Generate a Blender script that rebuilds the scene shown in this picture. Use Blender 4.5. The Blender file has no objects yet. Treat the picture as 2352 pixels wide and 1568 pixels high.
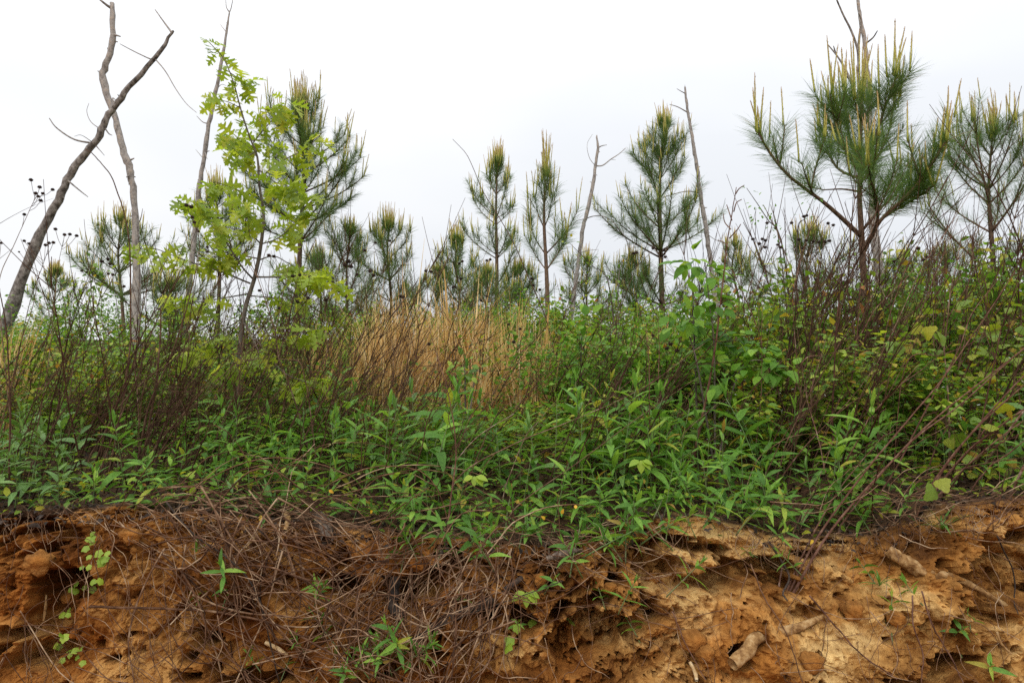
import bpy, math, random
import numpy as np
from mathutils import Matrix, Vector

rng = np.random.default_rng(7)
random.seed(7)
SC = bpy.context.scene
COL = SC.collection

# ---------------------------------------------------------------- camera, sky, sun, exposure
CAM = np.array([0.0, 0.0, 1.6])
PITCH = math.atan(0.0625)
cam_data = bpy.data.cameras.new('camera')
cam_data.lens = 24.0
cam_data.sensor_width = 36.0
cam_data.clip_start = 0.05
cam_data.clip_end = 3000.0
cam = bpy.data.objects.new('camera', cam_data)
cam.location = CAM
cam.rotation_euler = (math.pi / 2 + PITCH, 0, 0)
COL.objects.link(cam)
SC.camera = cam

SUN_EL, SUN_AZ = math.radians(50), math.radians(200)   # behind the photographer, veiled by cloud
world = bpy.data.worlds.new('World')
SC.world = world
world.use_nodes = True
wn = world.node_tree.nodes
wl = world.node_tree.links
wn.clear()
w_out = wn.new('ShaderNodeOutputWorld')
w_bg = wn.new('ShaderNodeBackground')
w_sky = wn.new('ShaderNodeTexSky')
w_sky.sky_type = 'NISHITA'
w_sky.sun_disc = False
w_sky.sun_elevation = SUN_EL
w_sky.sun_rotation = SUN_AZ
w_scale = wn.new('ShaderNodeVectorMath'); w_scale.operation = 'SCALE'
w_scale.inputs['Scale'].default_value = 0.06
wl.new(w_sky.outputs[0], w_scale.inputs[0])
w_tc = wn.new('ShaderNodeTexCoord')
w_map = wn.new('ShaderNodeMapping')
w_map.inputs['Location'].default_value = (3.1, 0, 0)
w_map.inputs['Scale'].default_value = (1.0, 1.0, 2.2)
w_map.inputs['Rotation'].default_value = (0.2, 0.5, 0.4)
wl.new(w_tc.outputs['Generated'], w_map.inputs[0])
w_noise = wn.new('ShaderNodeTexNoise')
w_noise.inputs['Scale'].default_value = 1.35
w_noise.inputs['Detail'].default_value = 3.5
w_noise.inputs['Roughness'].default_value = 0.5
wl.new(w_map.outputs[0], w_noise.inputs['Vector'])
w_ramp = wn.new('ShaderNodeValToRGB')
w_ramp.color_ramp.elements[0].position = 0.38
w_ramp.color_ramp.elements[0].color = (0.735, 0.757, 0.79, 1)
w_ramp.color_ramp.elements[1].position = 0.66
w_ramp.color_ramp.elements[1].color = (0.86, 0.868, 0.88, 1)
wl.new(w_noise.outputs['Fac'], w_ramp.inputs[0])
# overcast sky: brighter towards the zenith, with its unseen top boosted for ground light
w_sep = wn.new('ShaderNodeSeparateXYZ')
wl.new(w_tc.outputs['Generated'], w_sep.inputs[0])
w_el = wn.new('ShaderNodeMapRange')
w_el.inputs['From Min'].default_value = 0.0
w_el.inputs['From Max'].default_value = 1.0
w_el.inputs['To Min'].default_value = 1.0
w_el.inputs['To Max'].default_value = 2.1
w_sq = wn.new('ShaderNodeMath'); w_sq.operation = 'MULTIPLY'
wl.new(w_sep.outputs['Z'], w_sq.inputs[0]); wl.new(w_sep.outputs['Z'], w_sq.inputs[1])
wl.new(w_sq.outputs[0], w_el.inputs['Value'])
w_cl = wn.new('ShaderNodeVectorMath'); w_cl.operation = 'SCALE'
wl.new(w_ramp.outputs[0], w_cl.inputs[0])
wl.new(w_el.outputs[0], w_cl.inputs['Scale'])
w_mix = wn.new('ShaderNodeMix'); w_mix.data_type = 'RGBA'
w_mix.inputs['Factor'].default_value = 0.93
wl.new(w_scale.outputs[0], w_mix.inputs['A'])
wl.new(w_cl.outputs[0], w_mix.inputs['B'])
wl.new(w_mix.outputs['Result'], w_bg.inputs['Color'])
w_bg.inputs['Strength'].default_value = 1.0
wl.new(w_bg.outputs[0], w_out.inputs[0])

sun_data = bpy.data.lights.new('sun', 'SUN')
sun_data.energy = 1.5
sun_data.angle = math.radians(45)
sun_data.color = (1.0, 0.97, 0.92)
sun = bpy.data.objects.new('sun', sun_data)
sd = Vector((math.sin(SUN_AZ) * math.cos(SUN_EL), math.cos(SUN_AZ) * math.cos(SUN_EL), math.sin(SUN_EL)))
sun.rotation_euler = sd.to_track_quat('Z', 'Y').to_euler()
sun.location = (0, -5, 12)
COL.objects.link(sun)

SC.view_settings.view_transform = 'Standard'
SC.view_settings.look = 'None'
SC.view_settings.exposure = 0.22
SC.view_settings.gamma = 1.0
SC.render.engine = 'CYCLES'
SC.cycles.max_bounces = 10
SC.cycles.diffuse_bounces = 6
SC.cycles.transmission_bounces = 8
SC.cycles.transparent_max_bounces = 8
SC.cycles.use_denoising = False

# ---------------------------------------------------------------- placing helpers
FPX, CX, CY = 1568.0, 1176.0, 784.0
CP, SP = math.cos(PITCH), math.sin(PITCH)


def at(px, py, D):
    xc, yc = (px - CX) / FPX, -(py - CY) / FPX
    d = np.array([xc, CP - SP * yc, SP + CP * yc])
    return CAM + d * (D / d[1])


def proj(P):
    q = np.asarray(P) - CAM
    f = q[..., 1] * CP + q[..., 2] * SP
    u = -q[..., 1] * SP + q[..., 2] * CP
    return CX + FPX * q[..., 0] / f, CY - FPX * u / f, f


def path_at(pts, D, dD=None):
    n = len(pts)
    return np.array([at(p[0], p[1], (D if dD is None else D + dD[i])) for i, p in enumerate(pts)])


def smooth_path(P, n):
    """Catmull-Rom through P, n points."""
    P = np.asarray(P, float)
    if len(P) < 3:
        t = np.linspace(0, 1, n)[:, None]
        return P[0] * (1 - t) + P[-1] * t
    Q = np.vstack([2 * P[0] - P[1], P, 2 * P[-1] - P[-2]])
    m = len(P) - 1
    out = []
    for u in np.linspace(0, m - 1e-6, n):
        i = int(u); t = u - i
        p0, p1, p2, p3 = Q[i], Q[i + 1], Q[i + 2], Q[i + 3]
        out.append(0.5 * (2 * p1 + (p2 - p0) * t + (2 * p0 - 5 * p1 + 4 * p2 - p3) * t * t + (3 * p1 - p0 - 3 * p2 + p3) * t ** 3))
    return np.array(out)


def unit(v):
    return v / np.maximum(np.linalg.norm(v, axis=-1, keepdims=True), 1e-9)


# ---------------------------------------------------------------- noise
_perm = np.random.default_rng(3).permutation(256)
_perm = np.concatenate([_perm, _perm, _perm])
_g3 = unit(np.random.default_rng(4).normal(size=(256, 3)))


def perlin(x, y, z):
    xi, yi, zi = np.floor(x).astype(int), np.floor(y).astype(int), np.floor(z).astype(int)
    xf, yf, zf = x - xi, y - yi, z - zi
    u, v, w = [t * t * t * (t * (t * 6 - 15) + 10) for t in (xf, yf, zf)]
    xi &= 255; yi &= 255; zi &= 255

    def g(a, b, c):
        h = _perm[_perm[_perm[(xi + a) & 255] + ((yi + b) & 255)] + ((zi + c) & 255)]
        gg = _g3[h]
        return gg[..., 0] * (xf - a) + gg[..., 1] * (yf - b) + gg[..., 2] * (zf - c)
    l = lambda a, b, t: a + t * (b - a)
    return l(l(l(g(0, 0, 0), g(1, 0, 0), u), l(g(0, 1, 0), g(1, 1, 0), u), v),
             l(l(g(0, 0, 1), g(1, 0, 1), u), l(g(0, 1, 1), g(1, 1, 1), u), v), w) * 1.6


def fbm(x, y, z, o=4, gain=0.5):
    s, a = 0, 1.0
    for i in range(o):
        s = s + a * perlin(x * 2 ** i + 17 * i, y * 2 ** i + 5 * i, z * 2 ** i + 9 * i)
        a *= gain
    return s


def worley(x, y, seed=0):
    """F1 and F2 of jittered cells."""
    xi, yi = np.floor(x).astype(int), np.floor(y).astype(int)
    f1 = np.full(x.shape, 9.0); f2 = np.full(x.shape, 9.0)
    cid = np.zeros(x.shape)
    for a in (-1, 0, 1):
        for b in (-1, 0, 1):
            h = _perm[_perm[(xi + a + seed * 31) & 255] + ((yi + b) & 255)]
            px = xi + a + (h / 255.0)
            h2 = _perm[h + 7]
            py = yi + b + (h2 / 255.0)
            d = np.hypot(px - x, py - y)
            nearer = d < f1
            f2 = np.where(nearer, f1, np.minimum(f2, d))
            cid = np.where(nearer, h2 / 255.0, cid)
            f1 = np.where(nearer, d, f1)
    return f1, f2, cid


LANDMARKS = [(20, 'at the left edge'), (140, 'below the leaning snag'), (300, 'below the crooked snag'), (450, 'left of the oak trunk'), (600, 'below the oak trunk'), (750, 'right of the oak sapling'), (900, 'at the left of the golden grass'),
             (1060, 'below the short pine'), (1200, 'below the thin pine'), (1360, 'below the thin curving snag'), (1530, 'below the tall conical pine'), (1660, 'beside the knotted stalk'), (1820, 'left of the largest pine'),
             (1985, 'below the largest pine'), (2150, 'right of the largest pine'), (2320, 'at the right edge')]


def landmark(px):
    return min(LANDMARKS, key=lambda q: abs(q[0] - px))[1]


# ---------------------------------------------------------------- mesh helpers
class MB:
    def __init__(self):
        self.v, self.f3, self.f4, self.a, self.n = [], [], [], [], 0

    def add(self, V, f3=None, f4=None, rnd=0.5):
        V = np.asarray(V, float).reshape(-1, 3)
        self.v.append(V)
        self.a.append(np.broadcast_to(np.asarray(rnd, float), (len(V),)).copy())
        if f3 is not None and len(f3):
            self.f3.append(np.asarray(f3, int) + self.n)
        if f4 is not None and len(f4):
            self.f4.append(np.asarray(f4, int) + self.n)
        self.n += len(V)
        return self

    def tube(self, P, R, k=5, rnd=0.5, cap=True, rough=0.0):
        P = np.asarray(P, float)
        n = len(P)
        R = np.broadcast_to(np.asarray(R, float), (n,))
        T = unit(np.gradient(P, axis=0))
        m = np.abs(T).mean(0)
        ref = np.eye(3)[int(np.argmin(m))]
        N = unit(np.cross(T, ref))
        B = np.cross(T, N)
        a = np.arange(k) * 2 * math.pi / k
        rr = R[:, None] * (1 + (rng.uniform(-rough, rough, (n, k)) if rough else 0))
        V = P[:, None] + rr[..., None] * (np.cos(a)[None, :, None] * N[:, None] + np.sin(a)[None, :, None] * B[:, None])
        i = np.arange(n - 1)[:, None] * k
        j = np.arange(k)[None]
        f4 = np.stack([i + j, i + (j + 1) % k, i + k + (j + 1) % k, i + k + j], -1).reshape(-1, 4)
        V = V.reshape(-1, 3)
        f3 = None
        if cap:
            V = np.vstack([V, P[-1:] + T[-1] * R[-1] * 0.6, P[:1]])
            e = (n - 1) * k
            c = n * k
            f3 = [[e + q, e + (q + 1) % k, c] for q in range(k)] + [[(q + 1) % k, q, c + 1] for q in range(k)]
        return self.add(V, f3, f4, rnd)

    def scatter(self, tmpl, M, pos, rnd):
        """tmpl = (V, f3, f4); M (N,3,3); pos (N,3); rnd (N,)"""
        V, f3, f4 = tmpl
        V = np.asarray(V, float)
        N, m = len(pos), len(V)
        if N == 0:
            return self
        W = np.einsum('nij,mj->nmi', M, V) + pos[:, None]
        off = (np.arange(N) * m)[:, None, None]
        F3 = (np.asarray(f3)[None] + off).reshape(-1, 3) if f3 is not None and len(f3) else None
        F4 = (np.asarray(f4)[None] + off).reshape(-1, 4) if f4 is not None and len(f4) else None
        return self.add(W.reshape(-1, 3), F3, F4, np.repeat(rnd, m))

    def mesh(self, name, mat=None, smooth=True):
        me = bpy.data.meshes.new(name)
        V = np.vstack(self.v)
        me.vertices.add(len(V))
        me.vertices.foreach_set('co', V.astype(np.float32).ravel())
        f3 = np.vstack(self.f3) if self.f3 else np.zeros((0, 3), int)
        f4 = np.vstack(self.f4) if self.f4 else np.zeros((0, 4), int)
        loops = np.concatenate([f3.ravel(), f4.ravel()]).astype(np.int32)
        starts = np.concatenate([np.arange(len(f3)) * 3, len(f3) * 3 + np.arange(len(f4)) * 4]).astype(np.int32)
        me.loops.add(len(loops))
        me.loops.foreach_set('vertex_index', loops)
        me.polygons.add(len(starts))
        me.polygons.foreach_set('loop_start', starts)
        me.polygons.foreach_set('use_smooth', np.full(len(starts), smooth))
        at_ = me.attributes.new('rnd', 'FLOAT', 'POINT')
        at_.data.foreach_set('value', np.concatenate(self.a).astype(np.float32))
        me.update(calc_edges=True)
        if mat is not None:
            me.materials.append(mat)
        return me


def frames(d, up, s):
    """matrices with columns x, y=d, z~up, scaled by s"""
    d = unit(d)
    x = unit(np.cross(d, up))
    z = np.cross(x, d)
    M = np.stack([x, d, z], -1)
    return M * np.asarray(s).reshape(-1, 1, 1)


def mat4(M3, p):
    m = np.eye(4); m[:3, :3] = M3; m[:3, 3] = p
    return Matrix(m.tolist())


def link(name, me, parent=None, mw=None):
    o = bpy.data.objects.new(name, me)
    COL.objects.link(o)
    if parent is not None:
        o.parent = parent
    if mw is not None:
        o.matrix_basis = mw
    return o


def tag(o, label=None, cat=None, group=None, kind=None):
    if label: o['label'] = label
    if cat: o['category'] = cat
    if group: o['group'] = group
    if kind: o['kind'] = kind
    return o


def thing(name, label, cat, loc, group=None, rz=0.0, scale=1.0):
    o = bpy.data.objects.new(name, None)
    o.empty_display_size = 0.1
    COL.objects.link(o)
    o.location = [float(c) for c in loc]
    o.rotation_euler = (0, 0, rz)
    o.scale = (scale,) * 3
    return tag(o, label, cat, group)


# ---------------------------------------------------------------- materials
def new_mat(name):
    m = bpy.data.materials.new(name)
    m.use_nodes = True
    nt = m.node_tree
    nt.nodes.clear()
    out = nt.nodes.new('ShaderNodeOutputMaterial')
    return m, nt, out


def ramp_node(nt, stops):
    r = nt.nodes.new('ShaderNodeValToRGB')
    el = r.color_ramp.elements
    while len(el) < len(stops):
        el.new(0.5)
    for e, (p, c) in zip(el, stops):
        e.position = p
        e.color = (*c, 1)
    return r


def leaf_mat(name, stops, trans=0.3, tcol=1.5, rough=0.5, spec=0.35, use_obj=True, noise=14.0):
    m, nt, out = new_mat(name)
    L = nt.links
    at_ = nt.nodes.new('ShaderNodeAttribute'); at_.attribute_name = 'rnd'
    fac = at_.outputs['Fac']
    if use_obj:
        oi = nt.nodes.new('ShaderNodeObjectInfo')
        mx = nt.nodes.new('ShaderNodeMath'); mx.operation = 'ADD'
        L.new(fac, mx.inputs[0]); L.new(oi.outputs['Random'], mx.inputs[1])
        fr = nt.nodes.new('ShaderNodeMath'); fr.operation = 'FRACT'
        L.new(mx.outputs[0], fr.inputs[0]); fac = fr.outputs[0]
    r = ramp_node(nt, stops)
    L.new(fac, r.inputs[0])
    tc = nt.nodes.new('ShaderNodeTexCoord')
    nz = nt.nodes.new('ShaderNodeTexNoise'); nz.inputs['Scale'].default_value = noise; nz.inputs['Detail'].default_value = 2
    L.new(tc.outputs['Object'], nz.inputs['Vector'])
    mr = nt.nodes.new('ShaderNodeMapRange')
    mr.inputs['From Min'].default_value = 0.3; mr.inputs['From Max'].default_value = 0.7
    mr.inputs['To Min'].default_value = 0.78; mr.inputs['To Max'].default_value = 1.22
    L.new(nz.outputs['Fac'], mr.inputs['Value'])
    vs = nt.nodes.new('ShaderNodeVectorMath'); vs.operation = 'SCALE'
    L.new(r.outputs[0], vs.inputs[0]); L.new(mr.outputs[0], vs.inputs['Scale'])
    b = nt.nodes.new('ShaderNodeBsdfPrincipled')
    b.inputs['Roughness'].default_value = rough
    b.inputs['Specular IOR Level'].default_value = spec
    L.new(vs.outputs[0], b.inputs['Base Color'])
    if trans > 0:
        t = nt.nodes.new('ShaderNodeBsdfTranslucent')
        v2 = nt.nodes.new('ShaderNodeVectorMath'); v2.operation = 'MULTIPLY'
        v2.inputs[1].default_value = (tcol * 1.1, tcol * 1.05, tcol * 0.6)
        L.new(vs.outputs[0], v2.inputs[0]); L.new(v2.outputs[0], t.inputs['Color'])
        ms = nt.nodes.new('ShaderNodeMixShader'); ms.inputs[0].default_value = trans
        L.new(b.outputs[0], ms.inputs[1]); L.new(t.outputs[0], ms.inputs[2])
        L.new(ms.outputs[0], out.inputs[0])
    else:
        L.new(b.outputs[0], out.inputs[0])
    return m


def bark_mat(name, stops, scale=(30, 30, 6), bump=0.6, rough=0.85, dist=0.006, spec=0.2):
    m, nt, out = new_mat(name)
    L = nt.links
    tc = nt.nodes.new('ShaderNodeTexCoord')
    mp = nt.nodes.new('ShaderNodeMapping'); mp.inputs['Scale'].default_value = scale
    L.new(tc.outputs['Object'], mp.inputs[0])
    nz = nt.nodes.new('ShaderNodeTexNoise'); nz.inputs['Scale'].default_value = 1.0; nz.inputs['Detail'].default_value = 5
    nz.inputs['Roughness'].default_value = 0.65
    L.new(mp.outputs[0], nz.inputs['Vector'])
    at_ = nt.nodes.new('ShaderNodeAttribute'); at_.attribute_name = 'rnd'
    oi = nt.nodes.new('ShaderNodeObjectInfo')
    ad = nt.nodes.new('ShaderNodeMath'); ad.operation = 'ADD'
    L.new(at_.outputs['Fac'], ad.inputs[0]); L.new(oi.outputs['Random'], ad.inputs[1])
    sc_ = nt.nodes.new('ShaderNodeMapRange')
    sc_.inputs['From Max'].default_value = 2.0
    sc_.inputs['To Min'].default_value = -0.22; sc_.inputs['To Max'].default_value = 0.22
    L.new(ad.outputs[0], sc_.inputs['Value'])
    a2 = nt.nodes.new('ShaderNodeMath'); a2.operation = 'ADD'
    L.new(nz.outputs['Fac'], a2.inputs[0]); L.new(sc_.outputs[0], a2.inputs[1])
    r = ramp_node(nt, stops)
    L.new(a2.outputs[0], r.inputs[0])
    b = nt.nodes.new('ShaderNodeBsdfPrincipled')
    b.inputs['Roughness'].default_value = rough
    b.inputs['Specular IOR Level'].default_value = spec
    L.new(r.outputs[0], b.inputs['Base Color'])
    if bump:
        bp = nt.nodes.new('ShaderNodeBump'); bp.inputs['Strength'].default_value = bump; bp.inputs['Distance'].default_value = dist
        L.new(nz.outputs['Fac'], bp.inputs['Height']); L.new(bp.outputs[0], b.inputs['Normal'])
    L.new(b.outputs[0], out.inputs[0])
    return m


def soil_mat():
    m, nt, out = new_mat('clay_soil')
    L = nt.links
    tc = nt.nodes.new('ShaderNodeTexCoord')

    def noise(scale, det, rough=0.6, vec=None, dist=0.0):
        n = nt.nodes.new('ShaderNodeTexNoise')
        n.inputs['Scale'].default_value = scale; n.inputs['Detail'].default_value = det
        n.inputs['Roughness'].default_value = rough; n.inputs['Distortion'].default_value = dist
        L.new(vec or tc.outputs['Object'], n.inputs['Vector'])
        return n
    mp = nt.nodes.new('ShaderNodeMapping'); mp.inputs['Scale'].default_value = (1, 1, 1.7)
    L.new(tc.outputs['Object'], mp.inputs[0])
    n1 = noise(2.6, 6, 0.62, mp.outputs[0], 0.4)
    r1 = ramp_node(nt, [(0.30, (0.085, 0.033, 0.008)), (0.42, (0.22, 0.095, 0.022)), (0.52, (0.41, 0.22, 0.066)), (0.65, (0.62, 0.42, 0.175))])
    L.new(n1.outputs['Fac'], r1.inputs[0])
    n2 = noise(17, 6, 0.7)
    r2 = ramp_node(nt, [(0.28, (0.42, 0.34, 0.28)), (0.5, (0.92, 0.89, 0.86)), (0.72, (1.3, 1.3, 1.28))])
    L.new(n2.outputs['Fac'], r2.inputs[0])
    mu = nt.nodes.new('ShaderNodeVectorMath'); mu.operation = 'MULTIPLY'
    L.new(r1.outputs[0], mu.inputs[0]); L.new(r2.outputs[0], mu.inputs[1])
    n6 = noise(1.7, 4, 0.6)
    r6 = ramp_node(nt, [(0.48, (0, 0, 0)), (0.62, (0.75, 0.75, 0.75))])
    L.new(n6.outputs['Fac'], r6.inputs[0])
    om = nt.nodes.new('ShaderNodeMix'); om.data_type = 'RGBA'
    om.inputs['B'].default_value = (0.35, 0.14, 0.027, 1)
    L.new(r6.outputs[0], om.inputs['Factor']); L.new(r1.outputs[0], om.inputs['A'])
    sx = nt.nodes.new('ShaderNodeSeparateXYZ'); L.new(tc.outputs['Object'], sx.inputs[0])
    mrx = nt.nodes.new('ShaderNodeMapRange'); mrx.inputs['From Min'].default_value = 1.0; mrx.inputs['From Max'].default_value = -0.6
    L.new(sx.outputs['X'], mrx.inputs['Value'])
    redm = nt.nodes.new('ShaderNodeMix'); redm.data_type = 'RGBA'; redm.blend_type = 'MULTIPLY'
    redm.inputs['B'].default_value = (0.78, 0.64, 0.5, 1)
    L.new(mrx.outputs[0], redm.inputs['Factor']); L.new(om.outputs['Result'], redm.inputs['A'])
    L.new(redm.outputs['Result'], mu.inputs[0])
    # dark specks of humus and charcoal in the clay
    n4 = noise(24, 4, 0.6)
    r4 = ramp_node(nt, [(0.29, (0.4, 0.33, 0.28)), (0.36, (1, 1, 1)), (0.7, (1.05, 1.05, 1.05))])
    L.new(n4.outputs['Fac'], r4.inputs[0])
    mu2 = nt.nodes.new('ShaderNodeVectorMath'); mu2.operation = 'MULTIPLY'
    L.new(mu.outputs[0], mu2.inputs[0]); L.new(r4.outputs[0], mu2.inputs[1])
    # black topsoil at the lip: the attribute runs 0 (clay) to 1 (humus layer)
    at_ = nt.nodes.new('ShaderNodeAttribute'); at_.attribute_name = 'rnd'
    n3 = noise(9, 5, 0.7)
    ad = nt.nodes.new('ShaderNodeMath'); ad.operation = 'ADD'
    L.new(at_.outputs['Fac'], ad.inputs[0]); L.new(n3.outputs['Fac'], ad.inputs[1])
    mr = nt.nodes.new('ShaderNodeMapRange')
    mr.inputs['From Min'].default_value = 0.92; mr.inputs['From Max'].default_value = 1.15
    L.new(ad.outputs[0], mr.inputs['Value'])
    hm = ramp_node(nt, [(0.3, (0.035, 0.019, 0.011)), (0.55, (0.085, 0.047, 0.027)), (0.75, (0.17, 0.10, 0.058))])
    L.new(n2.outputs['Fac'], hm.inputs[0])
    mx = nt.nodes.new('ShaderNodeMix'); mx.data_type = 'RGBA'
    L.new(mr.outputs[0], mx.inputs['Factor']); L.new(mu2.outputs[0], mx.inputs['A']); L.new(hm.outputs[0], mx.inputs['B'])
    b = nt.nodes.new('ShaderNodeBsdfPrincipled')
    b.inputs['Roughness'].default_value = 0.95
    b.inputs['Specular IOR Level'].default_value = 0.15
    L.new(mx.outputs['Result'], b.inputs['Base Color'])
    n5 = noise(70, 4, 0.6)
    a5 = nt.nodes.new('ShaderNodeMath'); a5.operation = 'MULTIPLY_ADD'; a5.inputs[1].default_value = 0.35
    L.new(n5.outputs['Fac'], a5.inputs[0]); L.new(n2.outputs['Fac'], a5.inputs[2])
    bp = nt.nodes.new('ShaderNodeBump'); bp.inputs['Strength'].default_value = 0.9; bp.inputs['Distance'].default_value = 0.02
    L.new(a5.outputs[0], bp.inputs['Height']); L.new(bp.outputs[0], b.inputs['Normal'])
    L.new(b.outputs[0], out.inputs[0])
    return m


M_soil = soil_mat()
M_forb = leaf_mat('forb_leaf', [(0, (0.07, 0.165, 0.026)), (0.35, (0.11, 0.245, 0.038)), (0.7, (0.155, 0.315, 0.046)), (0.94, (0.25, 0.41, 0.06)), (0.985, (0.34, 0.34, 0.045)), (1, (0.28, 0.16, 0.045))], 0.36, 1.45, 0.55, 0.22)
M_forbstem = leaf_mat('forb_stem', [(0, (0.10, 0.17, 0.05)), (1, (0.13, 0.15, 0.06))], 0, rough=0.6)
M_oak = leaf_mat('oak_leaf', [(0, (0.17, 0.26, 0.03)), (0.5, (0.27, 0.37, 0.04)), (0.85, (0.38, 0.45, 0.055)), (1, (0.46, 0.48, 0.09))], 0.45, 1.5, 0.45, 0.4)
M_bramble = leaf_mat('bramble_leaf', [(0, (0.06, 0.13, 0.016)), (0.3, (0.12, 0.225, 0.025)), (0.65, (0.205, 0.325, 0.034)), (0.86, (0.34, 0.41, 0.042)), (0.95, (0.42, 0.33, 0.04)), (1, (0.3, 0.11, 0.03))], 0.36, 1.45, 0.5, 0.3)
M_bush = leaf_mat('bush_leaf', [(0, (0.06, 0.15, 0.018)), (0.6, (0.125, 0.27, 0.03)), (1, (0.25, 0.41, 0.05))], 0.36, 1.45, 0.5, 0.2)
M_grape = leaf_mat('grape_leaf', [(0.0, (0.12, 0.22, 0.03)), (0.5, (0.22, 0.29, 0.03)), (0.85, (0.34, 0.33, 0.03)), (1.0, (0.33, 0.2, 0.03))], 0.4, 1.4, 0.5, 0.35)
M_vine = leaf_mat('vine_leaf', [(0, (0.19, 0.31, 0.03)), (1, (0.3, 0.41, 0.04))], 0.35, 1.4, 0.5, 0.35)
M_needle = leaf_mat('pine_needle', [(0, (0.06, 0.115, 0.036)), (0.5, (0.105, 0.19, 0.05)), (0.85, (0.17, 0.265, 0.06)), (0.97, (0.27, 0.31, 0.085)), (1, (0.36, 0.24, 0.09))], 0.36, 1.3, 0.55, 0.3, use_obj=False, noise=3.0)
M_grass = leaf_mat('dry_grass', [(0, (.46, .26, .085)), (.4, (.70, .46, .19)), (.8, (.82, .63, .35)), (1, (.84, .74, .52))], 0.25, 1.1, 0.6, 0.25, use_obj=False, noise=5.0)
M_greengrass = leaf_mat('green_grass', [(0, (0.05, 0.13, 0.02)), (1, (0.11, 0.24, 0.04))], 0.3, 1.3)
M_white = leaf_mat('white_petal', [(0, (0.75, 0.75, 0.7)), (1, (0.8, 0.8, 0.78))], 0.3, 0.9, use_obj=False)
M_yellow = leaf_mat('yellow_leaf', [(0, (0.55, 0.30, 0.02)), (1, (0.62, 0.42, 0.03))], 0.2, 1.1)
M_snag = bark_mat('snag_wood', [(0.28, (0.06, 0.05, 0.043)), (0.42, (0.19, 0.165, 0.147)), (0.58, (0.34, 0.31, 0.285)), (0.8, (0.42, 0.32, 0.235))], (26, 26, 15), 1.0, dist=0.018)
M_pinebark = bark_mat('pine_bark', [(0.3, (0.045, 0.028, 0.019)), (0.5, (0.12, 0.075, 0.05)), (0.7, (0.22, 0.145, 0.095))], (40, 40, 18), 0.8)
M_oakbark = bark_mat('oak_bark', [(0.3, (0.05, 0.042, 0.035)), (0.5, (0.12, 0.10, 0.08)), (0.7, (0.2, 0.17, 0.14))], (50, 50, 20), 0.5)
M_stem = bark_mat('dead_stem', [(0.25, (0.028, 0.013, 0.008)), (0.5, (0.08, 0.042, 0.026)), (0.68, (0.15, 0.09, 0.058)), (0.85, (0.32, 0.24, 0.17))], (18, 18, 18), 0, spec=0.12, rough=0.9)
M_cane = bark_mat('old_cane', [(0.25, (0.035, 0.016, 0.011)), (0.48, (0.11, 0.052, 0.034)), (0.66, (0.19, 0.107, 0.075)), (0.84, (0.42, 0.34, 0.27))], (35, 35, 22), 0.4, spec=0.12, rough=0.9, dist=0.003)
M_litter = bark_mat('dead_litter', [(0.22, (0.016, 0.008, 0.005)), (0.45, (0.066, 0.032, 0.018)), (0.6, (0.15, 0.078, 0.043)), (0.82, (0.42, 0.3, 0.19))], (12, 12, 12), 0, spec=0.12, rough=0.9)
M_head = bark_mat('seed_head', [(0.3, (0.012, 0.008, 0.007)), (0.7, (0.06, 0.035, 0.026))], (60, 60, 60), 0)
M_root = bark_mat('pale_root', [(0.28, (0.13, 0.06, 0.02)), (0.45, (0.3, 0.17, 0.065)), (0.62, (0.44, 0.3, 0.15)), (0.85, (0.66, 0.54, 0.36))], (40, 40, 40), 0.7, dist=0.008)
M_rot = bark_mat('rotten_wood', [(0.3, (0.035, 0.025, 0.02)), (0.5, (0.11, 0.08, 0.06)), (0.72, (0.28, 0.22, 0.17))], (60, 60, 9), 0.9, dist=0.01)
M_char = bark_mat('dark_root', [(0.3, (0.015, 0.012, 0.010)), (0.6, (0.06, 0.042, 0.032)), (0.8, (0.16, 0.09, 0.06))], (50, 50, 12), 0.9, dist=0.008)


def candle_mat():
    m, nt, out = new_mat('candle_shoot')
    L = nt.links
    at_ = nt.nodes.new('ShaderNodeAttribute'); at_.attribute_name = 'rnd'
    r = ramp_node(nt, [(0.0, (0.27, 0.31, 0.04)), (0.55, (0.46, 0.42, 0.085)), (0.85, (0.44, 0.33, 0.12)), (1.0, (0.30, 0.16, 0.08))])
    L.new(at_.outputs['Fac'], r.inputs[0])
    b = nt.nodes.new('ShaderNodeBsdfPrincipled'); b.inputs['Roughness'].default_value = 0.6
    L.new(r.outputs[0], b.inputs['Base Color']); L.new(b.outputs[0], out.inputs[0])
    return m


M_candle = candle_mat()

def _ico_v():
    p = (1 + 5 ** .5) / 2
    return unit(np.array([[-1, p, 0], [1, p, 0], [-1, -p, 0], [1, -p, 0], [0, -1, p], [0, 1, p], [0, -1, -p], [0, 1, -p], [p, 0, -1], [p, 0, 1], [-p, 0, -1], [-p, 0, 1]], float))


def _ico_f():
    return np.array([[0, 11, 5], [0, 5, 1], [0, 1, 7], [0, 7, 10], [0, 10, 11], [1, 5, 9], [5, 11, 4], [11, 10, 2], [10, 7, 6], [7, 1, 8], [3, 9, 4], [3, 4, 2], [3, 2, 6], [3, 6, 8], [3, 8, 9], [4, 9, 5], [2, 4, 11], [6, 2, 10], [8, 6, 7], [9, 8, 1]])


# ---------------------------------------------------------------- terrain
EDGE_PX = [-900, 0, 300, 600, 900, 1150, 1260, 1400, 1500, 1620, 1800, 2000, 2150, 2352, 3200]
EDGE_PY = [1170, 1180, 1158, 1185, 1215, 1235, 1245, 1205, 1180, 1178, 1230, 1222, 1160, 1140, 1150]
Y_EDGE = 2.92


def z_edge(x):
    return 1.6 + (882 - np.interp(x / Y_EDGE * FPX + CX, EDGE_PX, EDGE_PY)) / FPX * Y_EDGE


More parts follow.
